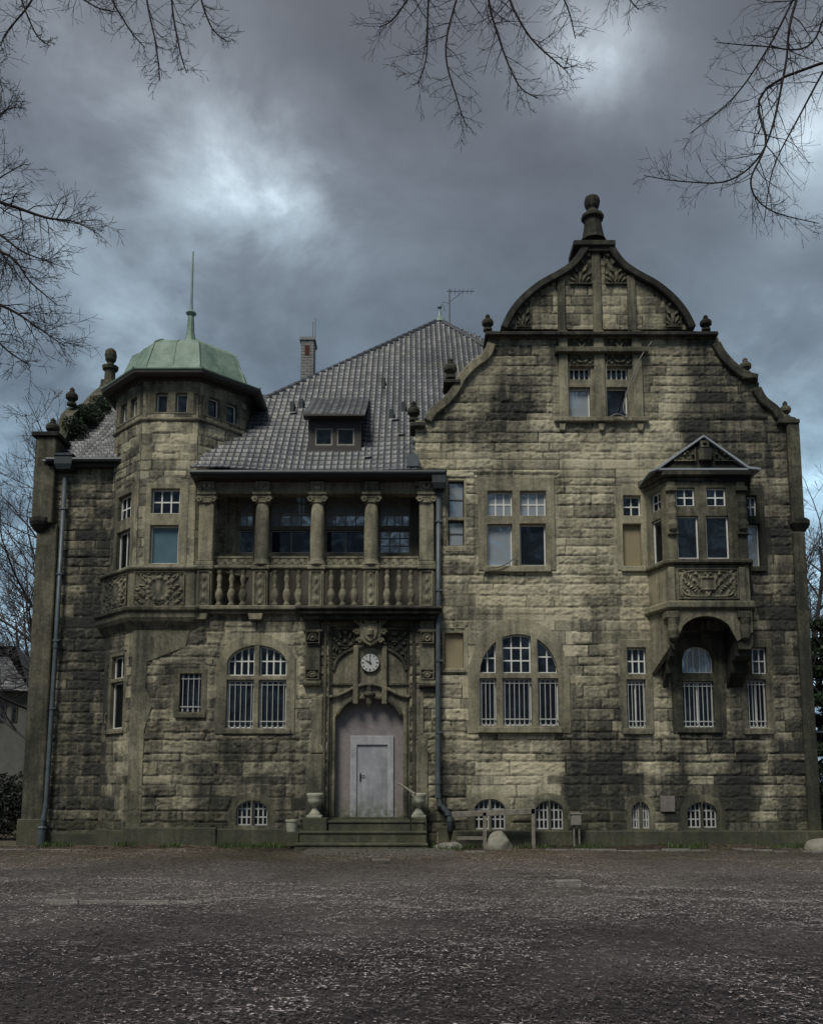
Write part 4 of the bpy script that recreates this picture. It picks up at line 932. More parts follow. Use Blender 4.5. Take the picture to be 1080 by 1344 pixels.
# oriel window front with two pairs of lights, plus the two canted sides
W1 = [pl(887, 640, 912, 664, 2, 2, 'glass', d=OY), pl(927, 640, 953, 664, 2, 2, 'glass', d=OY), pl(889, 677, 917, 733, 1, 1, 'glass', d=OY), pl(927, 677, 957, 733, 1, 1, 'curtain', d=OY)]
window(HOUSE, W1, rectp(ox0, ox1, zo(734), z_w1), d=OY, surround='dark_sandstone', proud=0, depth=.22, fd=.12)
def side(xw, xf, sgn):
    A_ = Vector((xw, GY, 0)); B_ = Vector((xf, OY, 0)); 
    if sgn < 0: f = Face(A_, B_ - A_, Vector((-(B_ - A_).y, (B_ - A_).x, 0)))
    else: f = Face(B_, A_ - B_, Vector((-(A_ - B_).y, (A_ - B_).x, 0)))
    ln = (B_ - A_).length
    window(HOUSE, [(.3, ln - .28, zo(733), zo(676), 1, 1, 'glass'), (.3, ln - .28, zo(664), zo(640), 2, 2, 'glass')], rectp(.0, ln, zo(734), z_w1), f, d=0, surround='dark_sandstone', proud=0, depth=.2, fd=.1)
side(oxl, ox0, -1); side(oxr, ox1, 1)
for c in (880, 972):   # carved figures between windows
    x = at(c + 2, 690, OY)[0]
    o = MB().box(x - .12, x + .12, OY - .05, OY + .05, zo(734), z_w1).build('pilaster', 'dark_sandstone', HOUSE, bevel=.02, sub=.5)
    MB().lathe([(.05, zo(700)), (.12, zo(696)), (.14, zo(690)), (.1, zo(684)), (.13, zo(676)), (.09, zo(668)), (.11, zo(661)), (.06, zo(655)), (.02, zo(652))], (x, OY - .1, 0), 10).build('carved_figure', 'dark_sandstone', o)
    MB().box(x - .15, x + .15, OY - .14, OY + .02, zo(703), zo(700)).build('bracket', 'dark_sandstone', o, bevel=.02); MB().box(x - .16, x + .16, OY - .12, OY + .02, zo(646), zo(640)).build('bracket', 'dark_sandstone', o, bevel=.02)
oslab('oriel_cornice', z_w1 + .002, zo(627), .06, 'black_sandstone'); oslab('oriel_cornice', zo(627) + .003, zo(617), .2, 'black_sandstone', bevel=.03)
# pediment with metal-edged gable roof
pxa = at(925, 571, OY - .3); pa, pb = at(866, 614, OY - .3), at(984, 614, OY - .3)
MB().prism([(pa[0] + .15, pa[1]), (pb[0] - .15, pa[1]), (pxa[0], pxa[1] - .1)], [], OY - .12, GY).build('pediment', 'black_sandstone', HOUSE)
def slope2(P, Q, th, y0, y1):
    return MB().prism([P, Q, (Q[0], Q[1] + th), (P[0], P[1] + th)], [], y0, y1)
ro = MB(); ea = at(853, 620, OY - .3); eb = at(1000, 612, OY - .3)
ro.prism([(ea[0], ea[1] + .02), (pa[0], pa[1]), (pxa[0], pxa[1] - .02), (pxa[0], pxa[1] + .05), (pa[0] - .02, pa[1] + .08), (ea[0], ea[1] + .08)], [], OY - .22, GY)
ro.prism([(pxa[0], pxa[1] - .02), (pb[0], pb[1]), (eb[0], pb[1] - .03), (eb[0], pb[1] + .03), (pb[0] + .02, pb[1] + .08), (pxa[0], pxa[1] + .05)], [], OY - .22, GY)
ro.build('oriel_roof', 'pale_zinc', HOUSE, bevel=.01)
MB().box(pa[0], pb[0], OY - .21, OY - .1, pa[1] - .03, pa[1] + .03).build('pediment_base', 'pale_zinc', HOUSE, bevel=.01)
cx_, cz_ = at(924, 592, OY - .14)
MB().prism([(cx_ - .17, cz_ - .3), (cx_ + .17, cz_ - .3), (cx_ + .2, cz_), (cx_ + .12, cz_ + .05), (cx_ - .12, cz_ + .05), (cx_ - .2, cz_)], [], OY - .26, OY - .1).build('carved_shield', 'dark_sandstone', HOUSE, bevel=.03)
MB().prism(rectp(cx_ - .12, cx_ + .12, cz_ + .07, cz_ + .27), [rectp(cx_ - .05, cx_ + .05, cz_ + .13, cz_ + .2)], OY - .24, OY - .1).build('carved_crown', 'dressed_sandstone', HOUSE, bevel=.01)
for sg in (-1, 1):
    a = cx_ + sg * .25; b = cx_ + sg * .85
    msk = [(a, cz_ - .3), (b, cz_ - .3), (b, cz_ - .22), (a, cz_ + .1)]
    relief('carved_foliage', HOUSE, min(a, b), max(a, b), cz_ - .3, cz_ + .1, OY - .13, .08, 5, 'scroll', mat='dark_sandstone', mask=msk)
# arch carrying the oriel, with brackets
aw0, aw1 = at(884, 850, OY + .1)[0], at(968, 850, OY + .1)[0]; ac = (aw0 + aw1) / 2
AR = arch(ac, (aw1 - aw0) / 2, zo(850), zo(809) - zo(850))
zq = zo(800)
outl = [(ox0 - .02, zq), (ox0 - .02, zo(846)), (ox0 + .05, zo(852)), (aw0, zo(852))] + [(aw0 + (aw1 - aw0) * i / 20, AR(aw0 + (aw1 - aw0) * i / 20)) for i in range(21)] + [(aw1, zo(852)), (ox1 - .05, zo(852)), (ox1 + .02, zo(846)), (ox1 + .02, zq)]
MB().prism(outl, [], OY + .02, OY + .25).build('oriel_arch', 'dark_sandstone', HOUSE, bevel=.03)
MB().prism([(ox0 - .01, zq), (ox0 - .01, zo(830)), (aw0 + .04, zo(842))] + [(aw0 + (aw1 - aw0) * i / 20, AR(aw0 + (aw1 - aw0) * i / 20)) for i in range(3, 18)] + [(aw1 - .04, zo(842)), (ox1 + .01, zo(830)), (ox1 + .01, zq)], [], OY - .03, OY + .01).build('arch_facing', 'dressed_sandstone', HOUSE, bevel=.02, sub=.4)
for (xa_, xb_, xw_) in ((ox0 - .02, aw0 + .05, oxl), (aw1 - .05, ox1 + .02, oxr)):
    # corbelled side brackets stepping back to the wall
    m = MB(); n = 9
    pr = [(OY + .26, zq), (OY + .12, zo(848)), (OY + .16, zo(860)), (OY + .3, zo(866)), (OY + .42, zo(864)), (OY + .5, zo(868)), (OY + .55, zo(880)), (OY + .7, zo(886)), (GY, zo(900)), (GY, zq)]
    k = len(pr); m.add([(xa_, y, z) for y, z in pr] + [(xb_, y, z) for y, z in pr], [tuple(range(k)), tuple(range(2 * k - 1, k - 1, -1))] + [(i, i + k, (i + 1) % k + k, (i + 1) % k) for i in range(k)])
    o = m.build('oriel_bracket', 'black_sandstone', HOUSE, bevel=.02, sub=.5)
    xm = (xa_ + xb_) / 2
    MB().box(xm - .2, xm + .16, OY - .12, OY + .3, zo(812), zo(803)).build('bracket_cap', 'dark_sandstone', o, bevel=.02)
    MB().lathe([(.05, zo(842)), (.13, zo(838)), (.16, zo(828)), (.13, zo(820)), (.17, zo(812))], (xm, OY - .01, 0), 10).build('carved_corbel', 'dark_sandstone', o)
# side infill of the oriel below the moulding
for (xa_, xf_) in ((oxl, ox0), (oxr, ox1)):
    m = MB(); t = .12 if xa_ < xf_ else -.12
    m.add([(xa_, GY, zo(882)), (xf_, OY + .1, zo(846)), (xf_, OY + .1, zq), (xa_, GY, zq), (xa_ + t, GY, zo(882)), (xf_ + t, OY + .1, zo(846)), (xf_ + t, OY + .1, zq), (xa_ + t, GY, zq)], [(0, 1, 2, 3), (7, 6, 5, 4), (0, 4, 5, 1), (1, 5, 6, 2), (2, 6, 7, 3), (3, 7, 4, 0)])
    m.build('oriel_cheek', 'dressed_sandstone', HOUSE)
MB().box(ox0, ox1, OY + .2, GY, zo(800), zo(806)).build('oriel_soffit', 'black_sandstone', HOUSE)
# plaque
pq = prect(867, 1045, 886, 1066, d=GY - .1); MB().prism(pq, [], GY - .1, GY).build('plaque', 'plaque_stone', HOUSE, bevel=.01)

# ------------------------------------------------------------------ left wing wall, pier, side gable
LY = 1.25; xW0 = at(62, 690, LY)[0] - .25; xw1 = TX - TA + .35
zE2 = zs(606, .85)
masonry('wall', HOUSE, rectp(xW0 + .3, xw1, -.3, zE2 + .1), [], d=LY, core=.4, seed=9)
MB().box(xW0 + .3, xw1, LY - .12, LY + .1, -.3, zs(1093, LY)).build('plinth', 'plinth_stone', HOUSE, bevel=.03, sub=.6)
MB().box(xW0 + .3, xw1, LY - .3, LY + .1, zE2 - .1, zE2).build('eaves_board', 'brown_paint', HOUSE)
MB().tube([(xW0 + .3, LY - .42, zE2 + .06), (xw1 + .2, LY - .42, zE2 + .06)], .08, 10).build('gutter', 'gutter_metal', HOUSE)
MB().box(xW0, xW0 + .62, LY - .16, LY + .6, -.3, zs(690, LY)).build('corner_pier', 'dark_sandstone', HOUSE, bevel=.03, sub=.6)
MB().box(xW0 - .08, xW0 + .7, LY - .24, LY + .6, -.3, zs(1075, LY)).build('plinth', 'plinth_stone', HOUSE, bevel=.03, sub=.6)
MB().box(xW0 - .12, xW0 + .5, LY - .3, LY + .7, zs(690, LY), zs(578, LY)).build('corner_pier', 'dark_sandstone', HOUSE, bevel=.03, sub=.6)
MB().lathe([(.1, zs(702, LY)), (.22, zs(698, LY)), (.33, zs(692, LY)), (.37, zs(688, LY)), (.37, zs(683, LY))], (xW0 + .12, LY - .05, 0), 12).build('corbel', 'black_sandstone', HOUSE)
MB().box(xW0 - .22, xW0 + .6, LY - .38, LY + .8, zs(578, LY) + .002, zs(572, LY)).build('ledge', 'black_sandstone', HOUSE, bevel=.02)
# roof geometry of the front slopes
def nrm(s): return Vector((0, -s, 1)).normalized()
zE = zs(617, -.45); S1 = 1.05
P0 = Vector((0, -.45, zE)); n1 = nrm(S1)
hA = hit(352, 523, P0, n1); aP = hit(577, 421, P0, n1)
Yr, Zr = hA.y, hA.z
YrL = 6.2; ZrL = at(140, 521, YrL)[1]; P2 = Vector((0, LY - .4, zE2 + .05)); S2 = (ZrL - zE2 - .05) / (YrL - LY + .4)
GXl = xW0 + .15
print('apex', aP, 'hip', hA, 'S2', S2, 'eave', zE, zE2, 'xR', xR)
# side gable wall in the YZ plane with stepped scroll outline
Yap = YrL; zAp = at(140, 503, Yap)[1]
rz_ = lambda y: zE2 + .05 + S2 * (y - LY + .4)
z0_ = zs(572, LY)
par = [(LY + .65, z0_ - .1), (LY + .65, z0_ + .1)]
for f_, ex in ((.12, .3), (.2, .8), (.24, 1.2), (.36, 1.2), (.37, .75), (.5, .7), (.65, .8), (.8, .85), (.9, .8)):
    y_ = LY + f_ * (Yap - LY); par.append((y_, max(z0_, rz_(y_) + ex * .7)))
par += [(Yap - .4, max(zAp - .3, rz_(Yap) + .3)), (Yap - .35, zAp), (Yap + .35, zAp)]
print('par', par, rz_(Yap))
par = par + [(2 * Yap - y, z) for y, z in reversed(par[:-2])]
m = MB(); k = len(par) + 2; pp = [(LY + .3, -.3)] + par + [(2 * Yap - LY - .3, -.3)]
k = len(pp)
m.add([(xW0 + .02, y, z) for y, z in pp] + [(xW0 + .42, y, z) for y, z in pp], [])
tr = geometry.tessellate_polygon([[Vector((y, z, 0)) for y, z in pp]])
m.f += [tuple(t) for t in tr] + [tuple(i + k for i in reversed(t)) for t in tr] + [(i, (i + 1) % k, (i + 1) % k + k, i + k) for i in range(k)]
SG = m.build('side_gable', 'dark_sandstone', HOUSE)
b = bmesh.new(); b.from_mesh(SG.data); bmesh.ops.recalc_face_normals(b, faces=b.faces); b.to_mesh(SG.data); b.free()
def fin_at(X, Y, z, h, r, mat='black_sandstone', kind=0):
    pr = [(.75, 0), (.75, .12), (.4, .16), (.45, .2), (.95, .36), (1, .5), (.85, .62), (.45, .68), (.5, .72), (.35, .78), (.42, .86), (.2, .96), (.02, 1)]
    if kind: pr = [(1, 0), (.95, .4), (1.35, .42), (1.5, .5), (.8, .53), (.55, .6), (.95, .68), (1.1, .8), (.95, .92), (.4, .99), (.02, 1)]
    MB().lathe([(a * r, z + b_ * h) for a, b_ in pr], (X, Y, 0), 12).build('finial', mat, HOUSE)
fin_at(xW0 + .22, LY + .1, zs(572, LY), .62, .21); fin_at(xW0 + .22, (par[4][0] + par[5][0]) / 2, par[5][1] - .08, .62, .2)
fin_at(xW0 + .22, Yap, zAp - .1, zs(457, Yap) - zAp + .1, .2, 'dark_sandstone', 1)
# ivy on the side gable
# ------------------------------------------------------------------ roof tiles
def tiles(name, Pt, s, poly, parent, seed=1, tw=.19, th=.27, xdir=Vector((1, 0, 0)), up=None):
    """poly in (u along xdir, v up the slope)"""
    up = up or Vector((0, 1, s)).normalized(); nn = xdir.cross(up).normalized()
    if nn.z < 0: nn = -nn
    us = [p[0] for p in poly]; vs = [p[1] for p in poly]; u0, u1, v0, v1 = min(us), max(us), min(vs), max(vs)
    NT = int((u1 - u0) / tw) + 1; NV = int((v1 - v0) / th) + 1
    uo = np.array([0, .18, .36, .54, .72, .86]); U1 = (np.arange(NT)[:, None] + uo[None]).ravel() * tw + u0
    vo = np.array([0, .10, .5, .97]); V1 = (np.arange(NV)[:, None] + vo[None]).ravel() * th + v0
    uf = ((U1 - u0) / tw) % 1; vf = np.tile(vo, NV); tu = np.floor((U1 - u0) / tw + 1e-6).astype(int); tv = np.repeat(np.arange(NV), 4)
    pu = .022 * np.where(uf < .54, np.sin(uf / .54 * math.pi) * .15, np.sin((uf - .54) / .46 * math.pi)) ; pu = np.where((uf > .85), .012, pu)
    pv = np.where(vf < .03, -.01, np.where(vf < .15, .055, np.where(vf < .7, .022, .0)))
    rs = np.random.RandomState(seed); rt = rs.rand(NV, NT)
    U, V = np.meshgrid(U1, V1); H = pu[None] + pv[:, None] + (rt[tv][:, tu] - .5) * .007 * (vf[:, None] < .6)
    V = V + (rt[tv][:, tu] - .5) * .018 * (vf[:, None] < .1)
    # sag of the old roof
    r2 = rs.rand(NV, NT)[tv][:, tu]; H = H + np.where(r2 > .996, .02, 0) * (vf[:, None] < .6); V = V - np.where(r2 > .996, .03, 0) * (vf[:, None] < .2)
    H = H + (fbm(U * .35, V * .35, 4, 2) - .5) * .22
    UC = (U[:-1, :-1] + U[1:, 1:]) / 2; VC = (V[:-1, :-1] + V[1:, 1:]) / 2; keep = inpoly(poly, UC, VC)
    X = np.array(Pt) + U[..., None] * np.array(xdir) + V[..., None] * np.array(up) + H[..., None] * np.array(nn)
    X = X.reshape(-1, 3); nv, nu = U.shape; idx = np.arange(nv * nu).reshape(nv, nu)
    Q = np.stack([idx[:-1, :-1], idx[:-1, 1:], idx[1:, 1:], idx[1:, :-1]], -1)[keep]
    used = np.zeros(len(X), bool); used[Q.ravel()] = True; rm = np.cumsum(used) - 1
    bk = np.where(vf[:, None] < .03, -2.0, rt[tv][:, tu]).ravel()[used]
    return npmesh(name, X[used], rm[Q], 'roof_tile', parent, blk=bk)
def uvp(P, Pt, s): up = Vector((0, 1, s)).normalized(); d = P - Vector(Pt); return (d.x, d.dot(up))
q = lambda px, py: uvp(hit(px, py, P0, n1), P0, S1)
yl = uvp(Vector((-6.4, -.45, zE)), P0, S1); rg = uvp(Vector((-5.6, Yr, Zr)), P0, S1)
ur = at(640, 600)[0]
hk = uvp(hA, P0, S1); ak = uvp(aP, P0, S1)
rx = 2 * aP.x - hA.x
Lx = at(250, 617, -.45)[0]
ur = at(549, 600)[0]; vg = .62
poly_main = [(Lx, 0), (ur, 0), (ur, vg), (ur + 1.0, vg), (ur + 2.5, hk[1] * .9), (ak[0] + (ak[1] - hk[1]) * .75 + 0, hk[1] * 1.0), (ak[0], ak[1]), (hk[0], hk[1]), (-6.0, hk[1]), (-6.0, 1.0)]
ROOF = tiles('roof', P0, S1, poly_main, HOUSE, 3)
ROOF['label'] = 'grey pantiled hipped roof'
# closing slopes of the hipped roof
back = 2 * aP.y - hA.y; m = MB()
m.add([tuple(hA), tuple(aP), (hA.x, 2 * aP.y - hA.y, hA.z), (aP.x * 2 - hA.x, 2 * aP.y - hA.y, hA.z), (aP.x * 2 - hA.x, hA.y, hA.z), (-5.5, 2 * aP.y + .45, zE), (9, 2 * aP.y + .45, zE)],
      [(0, 1, 2), (2, 1, 3), (3, 1, 4), (5, 2, 3, 6)])
m.build('roof_slope', 'roof_tile', ROOF)
def ridge(a, b, mat='roof_tile', r=.11, parent=None):
    a, b = Vector(a), Vector(b); n = max(2, int((b - a).length / .33)); m = MB()
    for i in range(n):
        p = a + (b - a) * (i / n); q_ = a + (b - a) * ((i + 1.12) / n); m.tube([p + Vector((0, 0, .02)), q_ + Vector((0, 0, .02))], r * 1.08, 8, r * .9)
    o = m.build('ridge_tiles', mat, parent or ROOF); return o
ridge(hA, aP); ridge(aP, (aP.x + (aP.z - Zr) * .75, aP.y - (aP.z - Zr) / S1, Zr)); ridge((-5.8, Yr, Zr), hA)
# left wing slope
pl2 = [(GXl - .0, 0), (-5.6, 0), (-5.6, (Vector((0, YrL, ZrL)) - P2).length), (GXl, (Vector((0, YrL, ZrL)) - P2).length)]
R2 = tiles('roof', P2, S2, pl2, HOUSE, 6)
ridge((GXl, YrL, ZrL), (-5.6, YrL, ZrL), parent=R2)
MB().add([(GXl, YrL, ZrL), (-4.5, YrL, ZrL), (-4.5, 2 * YrL - LY, zE2), (GXl, 2 * YrL - LY, zE2)], [(0, 1, 2, 3)]).build('roof_slope', 'roof_tile', R2)
# gable wing roof behind the gable
gx = at(783, 400)[0]; zr_ = zs(372); m = MB(); xl_, xr_ = at(560, 600)[0], xR - .3; ze_ = zs(600)
m.add([(gx, .4, zr_), (gx, 11.5, zr_), (xl_, 11.5, ze_), (xl_, .4, ze_), (xr_, 11.5, ze_), (xr_, .4, ze_)], [(0, 1, 2, 3), (1, 0, 5, 4), (1, 4, 2)])
m.build('roof', 'roof_tile', HOUSE)
# flashing where roof meets gable foot
MB().box(at(545, 600)[0] - .25, at(545, 600)[0] + .1, -.5, .3, zE + .1, zE + .45).build('flashing', 'zinc', HOUSE)
# rear of the house, so that it is a closed volume
m = MB(); yb = 11.6
m.box(xW0 + .1, xR, yb, yb + .3, -.3, zE); m.box(xR - .3, xR, .3, yb, -.3, zs(560)); m.build('rear_wall', 'dark_sandstone', HOUSE)
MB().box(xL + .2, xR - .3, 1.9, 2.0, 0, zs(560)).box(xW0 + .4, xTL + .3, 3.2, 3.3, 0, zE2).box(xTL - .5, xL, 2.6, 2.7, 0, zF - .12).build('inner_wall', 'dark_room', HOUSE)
# apex finial and vents
MB().lathe([(.3, aP.z - .12), (.2, aP.z + .05), (.08, aP.z + .2), (.04, aP.z + .42), (.04, aP.z + .5), (.09, aP.z + .55), (.09, aP.z + .62), (.02, aP.z + .68)], (aP.x, aP.y, 0), 12).build('roof_finial', 'copper_pale', HOUSE)
for (px, py) in ((503, 508), (514, 550), (530, 540), (384, 540), (396, 536)):
    p = hit(px, py, P0, n1); MB().box(p.x - .07, p.x + .07, p.y - .15, p.y + .2, p.z - .1, p.z + .28).build('roof_vent', 'gutter_metal', ROOF, bevel=.02)
# dormer
def dormer():
    p = hit(441, 590, P0, n1); xa_ = hit(404, 590, P0, n1).x; xb_ = hit(474, 590, P0, n1).x; yf = p.y; zb = p.z - .12
    zt = at(441, 547, yf)[1]
    o = MB().prism(rectp(xa_, xb_, zb, zt), [rectp(xa_ + .2, (xa_ + xb_) / 2 - .06, zb + .25, zt - .35), rectp((xa_ + xb_) / 2 + .06, xb_ - .2, zb + .25, zt - .35)], yf, yf + .12).build('dormer', 'brown_paint', HOUSE, bevel=.01)
    for (u, v) in ((xa_ + .2, (xa_ + xb_) / 2 - .06), ((xa_ + xb_) / 2 + .06, xb_ - .2)):
        w = MB().prism(rectp(u, v, zb + .25, zt - .35), [rectp(u + .05, v - .05, zb + .3, zt - .4)], yf + .02, yf + .08).build('dormer_window', 'weathered_wood', o)
        MB().box(u, v, yf + .05, yf + .056, zb + .25, zt - .35).build('pane', 'window_glass', o)
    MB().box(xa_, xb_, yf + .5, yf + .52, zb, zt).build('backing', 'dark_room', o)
    m = MB()
    for x in (xa_ + .02, xb_ - .1):
        m.add([(x, yf + .12, zb), (x, yf + .12, zt), (x, yf + 1.6, zt), (x + .08, yf + .12, zb), (x + .08, yf + .12, zt), (x + .08, yf + 1.6, zt)], [(0, 1, 2), (5, 4, 3), (0, 3, 4, 1), (1, 4, 5, 2), (2, 5, 3, 0)])
    m.build('cheek', 'brown_paint', o)
    e = Vector((0, yf - .35, zt - .02)); r_ = hit(441, 529, P0, n1); sl = (r_.z + .1 - e.z) / (r_.y - e.y); ln = math.hypot(r_.z + .1 - e.z, r_.y - e.y)
    tiles('dormer_roof', e, sl, rectp(xa_ - .14, xb_ + .14, 0, ln), o, 9)
    MB().box(xa_ - .12, xb_ + .12, yf - .33, yf + .0, zt - .1, zt - .04).build('fascia', 'brown_paint', o)
dormer()
# chimney
def chimney():
    Y = 8.0; xa_, xb_ = at(394.5, 470, Y)[0], at(411.5, 470, Y)[0]; zt = zs(443, Y); zb = zs(530, Y); xm = (xa_ + xb_) / 2
    m = MB(); z = zb; i = 0; rr = random.Random(5)
    m.box(xa_ + .02, xb_ - .02, Y + .02, Y + .72, zb, zt - .05)
    while z < zt - .15:
        x = xa_ - (0 if i % 2 else .14)
        while x < xb_:
            a = max(x, xa_); b_ = min(x + .26, xb_)
            if b_ - a > .04: m.box(a + .004, b_ - .004, Y + rr.uniform(-.006, .004), Y + .74, z + .006, z + .11)
            x += .27
        z += .118; i += 1
    m.box(xa_ - .05, xb_ + .05, Y - .05, Y + .8, zt - .1, zt + .02)
    o = m.build('chimney', 'brick_mortar', ROOF)
    MB().box(xm - .09, xm + .09, Y - .02, Y + .1, zs(466, Y), zs(453, Y)).build('flue_opening', 'red_clay', o)
    for dx in (-.05, .04): MB().tube([(xb_ + dx, Y + .1, zs(505, Y)), (xb_ + dx, Y + .1, zs(416 if dx > 0 else 420, Y))], .014, 5).build('rod', 'zinc', o)
chimney()

# ------------------------------------------------------------------ things on and beside the house
def antenna():
    Y = aP.y + .3; x, z = at(590, 418, Y); zt = zs(379, Y)
    t = thing('tv_antenna', 'thin metal television antenna standing on the roof peak', 'antenna', (x, Y, z - .3))
    MB().tube([(x, Y, z - .3), (x, Y, zt)], .02, 6).build('mast', 'gutter_metal', t, loc=(-x, -Y, -z + .3))
    xr = at(622, 382, Y)[0]; m = MB().tube([(x - .1, Y, zs(382, Y)), (xr, Y, zs(382, Y))], .014, 5)
    for i in range(6): q_ = x + (xr - x) * (i + .4) / 6; m.tube([(q_, Y - .2, zs(382, Y)), (q_, Y + .2, zs(382, Y))], .008, 4)
    m.build('boom', 'gutter_metal', t, loc=(-x, -Y, -z + .3))
    MB().tube([(x, Y, zs(396, Y)), (at(607, 384, Y)[0], Y, zs(383, Y))], .01, 5).tube([(x, Y, zs(398, Y)), (at(580, 398, Y)[0], Y, zs(396, Y)), (at(584, 408, Y)[0], Y, zs(408, Y))], .01, 5).build('brace', 'gutter_metal', t, loc=(-x, -Y, -z + .3))
antenna()
def wthing(name, label, cat, base, parts, group=None):
    """a thing whose part meshes are given in world coordinates"""
    t = thing(name, label, cat, base, group)
    for (nm, mb, mat, kw) in parts: mb.build(nm, mat, t, loc=tuple(-c for c in base), **kw)
    return t
# clock
cx_, cz_ = at(485.7, 870.3, -.02); cr = .258
ck = MB()
def disc(m, cx, cz, r, y0, y1, n=40): m.prism([(cx + r * math.cos(2 * math.pi * i / n), cz + r * math.sin(2 * math.pi * i / n)) for i in range(n)], [], y0, y1); return m
nums = MB()
for i in range(12):
    a = i * math.pi / 6; r0, r1 = (.185, .235) if i % 3 else (.17, .235); u = Vector((math.sin(a), math.cos(a))); v = Vector((u.y, -u.x)) * (.011 if i % 3 else .016)
    nums.prism([(cx_ + u.x * r0 + v.x, cz_ + u.y * r0 + v.y), (cx_ + u.x * r1 + v.x, cz_ + u.y * r1 + v.y), (cx_ + u.x * r1 - v.x, cz_ + u.y * r1 - v.y), (cx_ + u.x * r0 - v.x, cz_ + u.y * r0 - v.y)], [], -.068, -.062)
def hand(ang, ln, w, y):
    a = R(ang); u = Vector((math.sin(a), math.cos(a))); v = Vector((u.y, -u.x)); c = Vector((cx_, cz_)); p = [c - u * .05 + v * w, c + u * ln + v * w * .5, c + u * ln - v * w * .5, c - u * .05 - v * w]
    return MB().prism([tuple(q_) for q_ in p], [], y, y + .006)
wthing('wall_clock', 'round white clock without numerals mounted above the entrance door', 'clock', (cx_, -.02, cz_), [
    ('clock_case', MB().lathe([(.27, 0)] , (0, 0, 0), 3) if False else disc(MB(), cx_, cz_, .27, -.05, .0), 'iron', {}),
    ('dial', disc(MB(), cx_, cz_, .252, -.062, -.05), 'clock_white', {}), ('hour_marks', nums, 'clock_black', {}),
    ('minute_hand', hand(0, .2, .012, -.078), 'clock_black', {}), ('hour_hand', hand(-60, .15, .016, -.086), 'clock_black', {})])
MB().tube([(cx_, -.01, cz_), (cx_, .05, cz_)], .06, 8).build('clock_mount', 'iron', PORT)
# downpipes (fixed to the house)
def downpipe(pts, r, head, mat='zinc'):
    o = MB().tube(pts, r, 10).build('downpipe', mat, HOUSE, smooth=True)
    for p in pts[1:-1]: MB().tube([Vector(p) - Vector((0, 0, .05)), Vector(p) + Vector((0, 0, .05))], r * 1.25, 10).build('pipe_joint', mat, o)
    z = pts[0][2] - 1
    while z > 2: MB().box(pts[0][0] - r * 1.3, pts[0][0] + r * 1.3, pts[0][1] - r * 1.2, pts[0][1] + .2, z, z + .05).build('pipe_bracket', mat, o); z -= 2.0
    if head:
        a, b_, y0, y1, z0, z1 = head
        hm = MB(); hm.add([(a + .05, y0 + .05, z0), (b_ - .05, y0 + .05, z0), (b_ - .05, y1, z0), (a + .05, y1, z0), (a, y0, z0 + .15), (b_, y0, z0 + .15), (b_, y1, z0 + .15), (a, y1, z0 + .15)], [(3, 2, 1, 0), (0, 1, 5, 4), (1, 2, 6, 5), (2, 3, 7, 6), (3, 0, 4, 7)])
        hm.box(a, b_, y0, y1, z0 + .15, z1); hm.box(a - .03, b_ + .03, y0 - .03, y1, z1 - .05, z1 + .01); hm.build('rainwater_head', 'gutter_metal', o)
pp = [(575.5, 642), (575, 800), (574.5, 1027), (574.5, 1045), (577, 1056), (588, 1068), (590.5, 1076), (590.5, 1092)]
P3 = [(at(a, b_, -.2)[0], -.25 if i not in (1,) else -.25, at(a, b_, -.2)[1]) for i, (a, b_) in enumerate(pp)]
hx0, hx1 = at(567, 628, -.45)[0], at(585, 628, -.45)[0]
downpipe(P3, .075, (hx0, hx1, -.55, -.08, zs(641, -.45), zs(618, -.45)))
xp = xW0 + .78
P4 = [(xp + .02, LY - .22, zs(630, LY)), (xp, LY - .22, zs(850, LY)), (xp - .05, LY - .22, zs(1058, LY)), (xp - .08, LY - .28, zs(1075, LY)), (xp - .1, LY - .3, .05)]
downpipe(P4, .07, (xp - .22, xp + .3, LY - .5, LY - .02, zs(622, LY), zs(603, LY)))
MB().lathe([(.11, 0), (.12, .45), (.14, .5), (.1, .55)], (xp - .1, LY - .3, 0), 12).build('standpipe', 'zinc', HOUSE)
# urns beside the door, bucket
def urnprof(h, r): return [(r * .8, 0), (r * .85, .05 * h), (r * .6, .15 * h), (r * .25, .32 * h), (r * .3, .4 * h), (r * .85, .52 * h), (r, .68 * h), (r * .92, .76 * h), (r * 1.12, .86 * h), (r * 1.15, .96 * h), (r * .9, h), (r * .8, h * .9), (.01, h * .85)]
for (c, lb) in ((413, 'pale stone urn on the ledge left of the entrance steps'), (549, 'pale stone urn on the ledge right of the steps, behind the handrail')):
    x, z = at(c, 1073.5, -.5); h = zs(1041, -.5) - z
    t = thing('stone_urn', lb, 'urn', (x, -.5, z), 'stone urns flanking the door')
    MB().lathe([(a, b_ + .06) for a, b_ in urnprof(h - .06, .2)], (0, 0, 0), 18).build('bowl', 'plaster_pot', t, smooth=True); MB().box(-.2, .2, -.2, .2, 0, .07).build('foot', 'plaster_pot', t, bevel=.01)
x, z = at(383, 1092, -.9)
BK = thing('flower_pot', 'small pale round pot standing left of the entrance steps', 'pot', (x, -.9, z))
MB().lathe([(.13, 0), (.16, .26), (.18, .27), (.18, .32), (.15, .32), (.13, .2), (.01, .18)], (0, 0, 0), 18).build('pot_body', 'plaster_pot', BK)
MB().lathe([(.145, .2), (.1, .22), (.01, .23)], (0, 0, 0), 12).build('soil', 'leaf_covered_earth', BK)
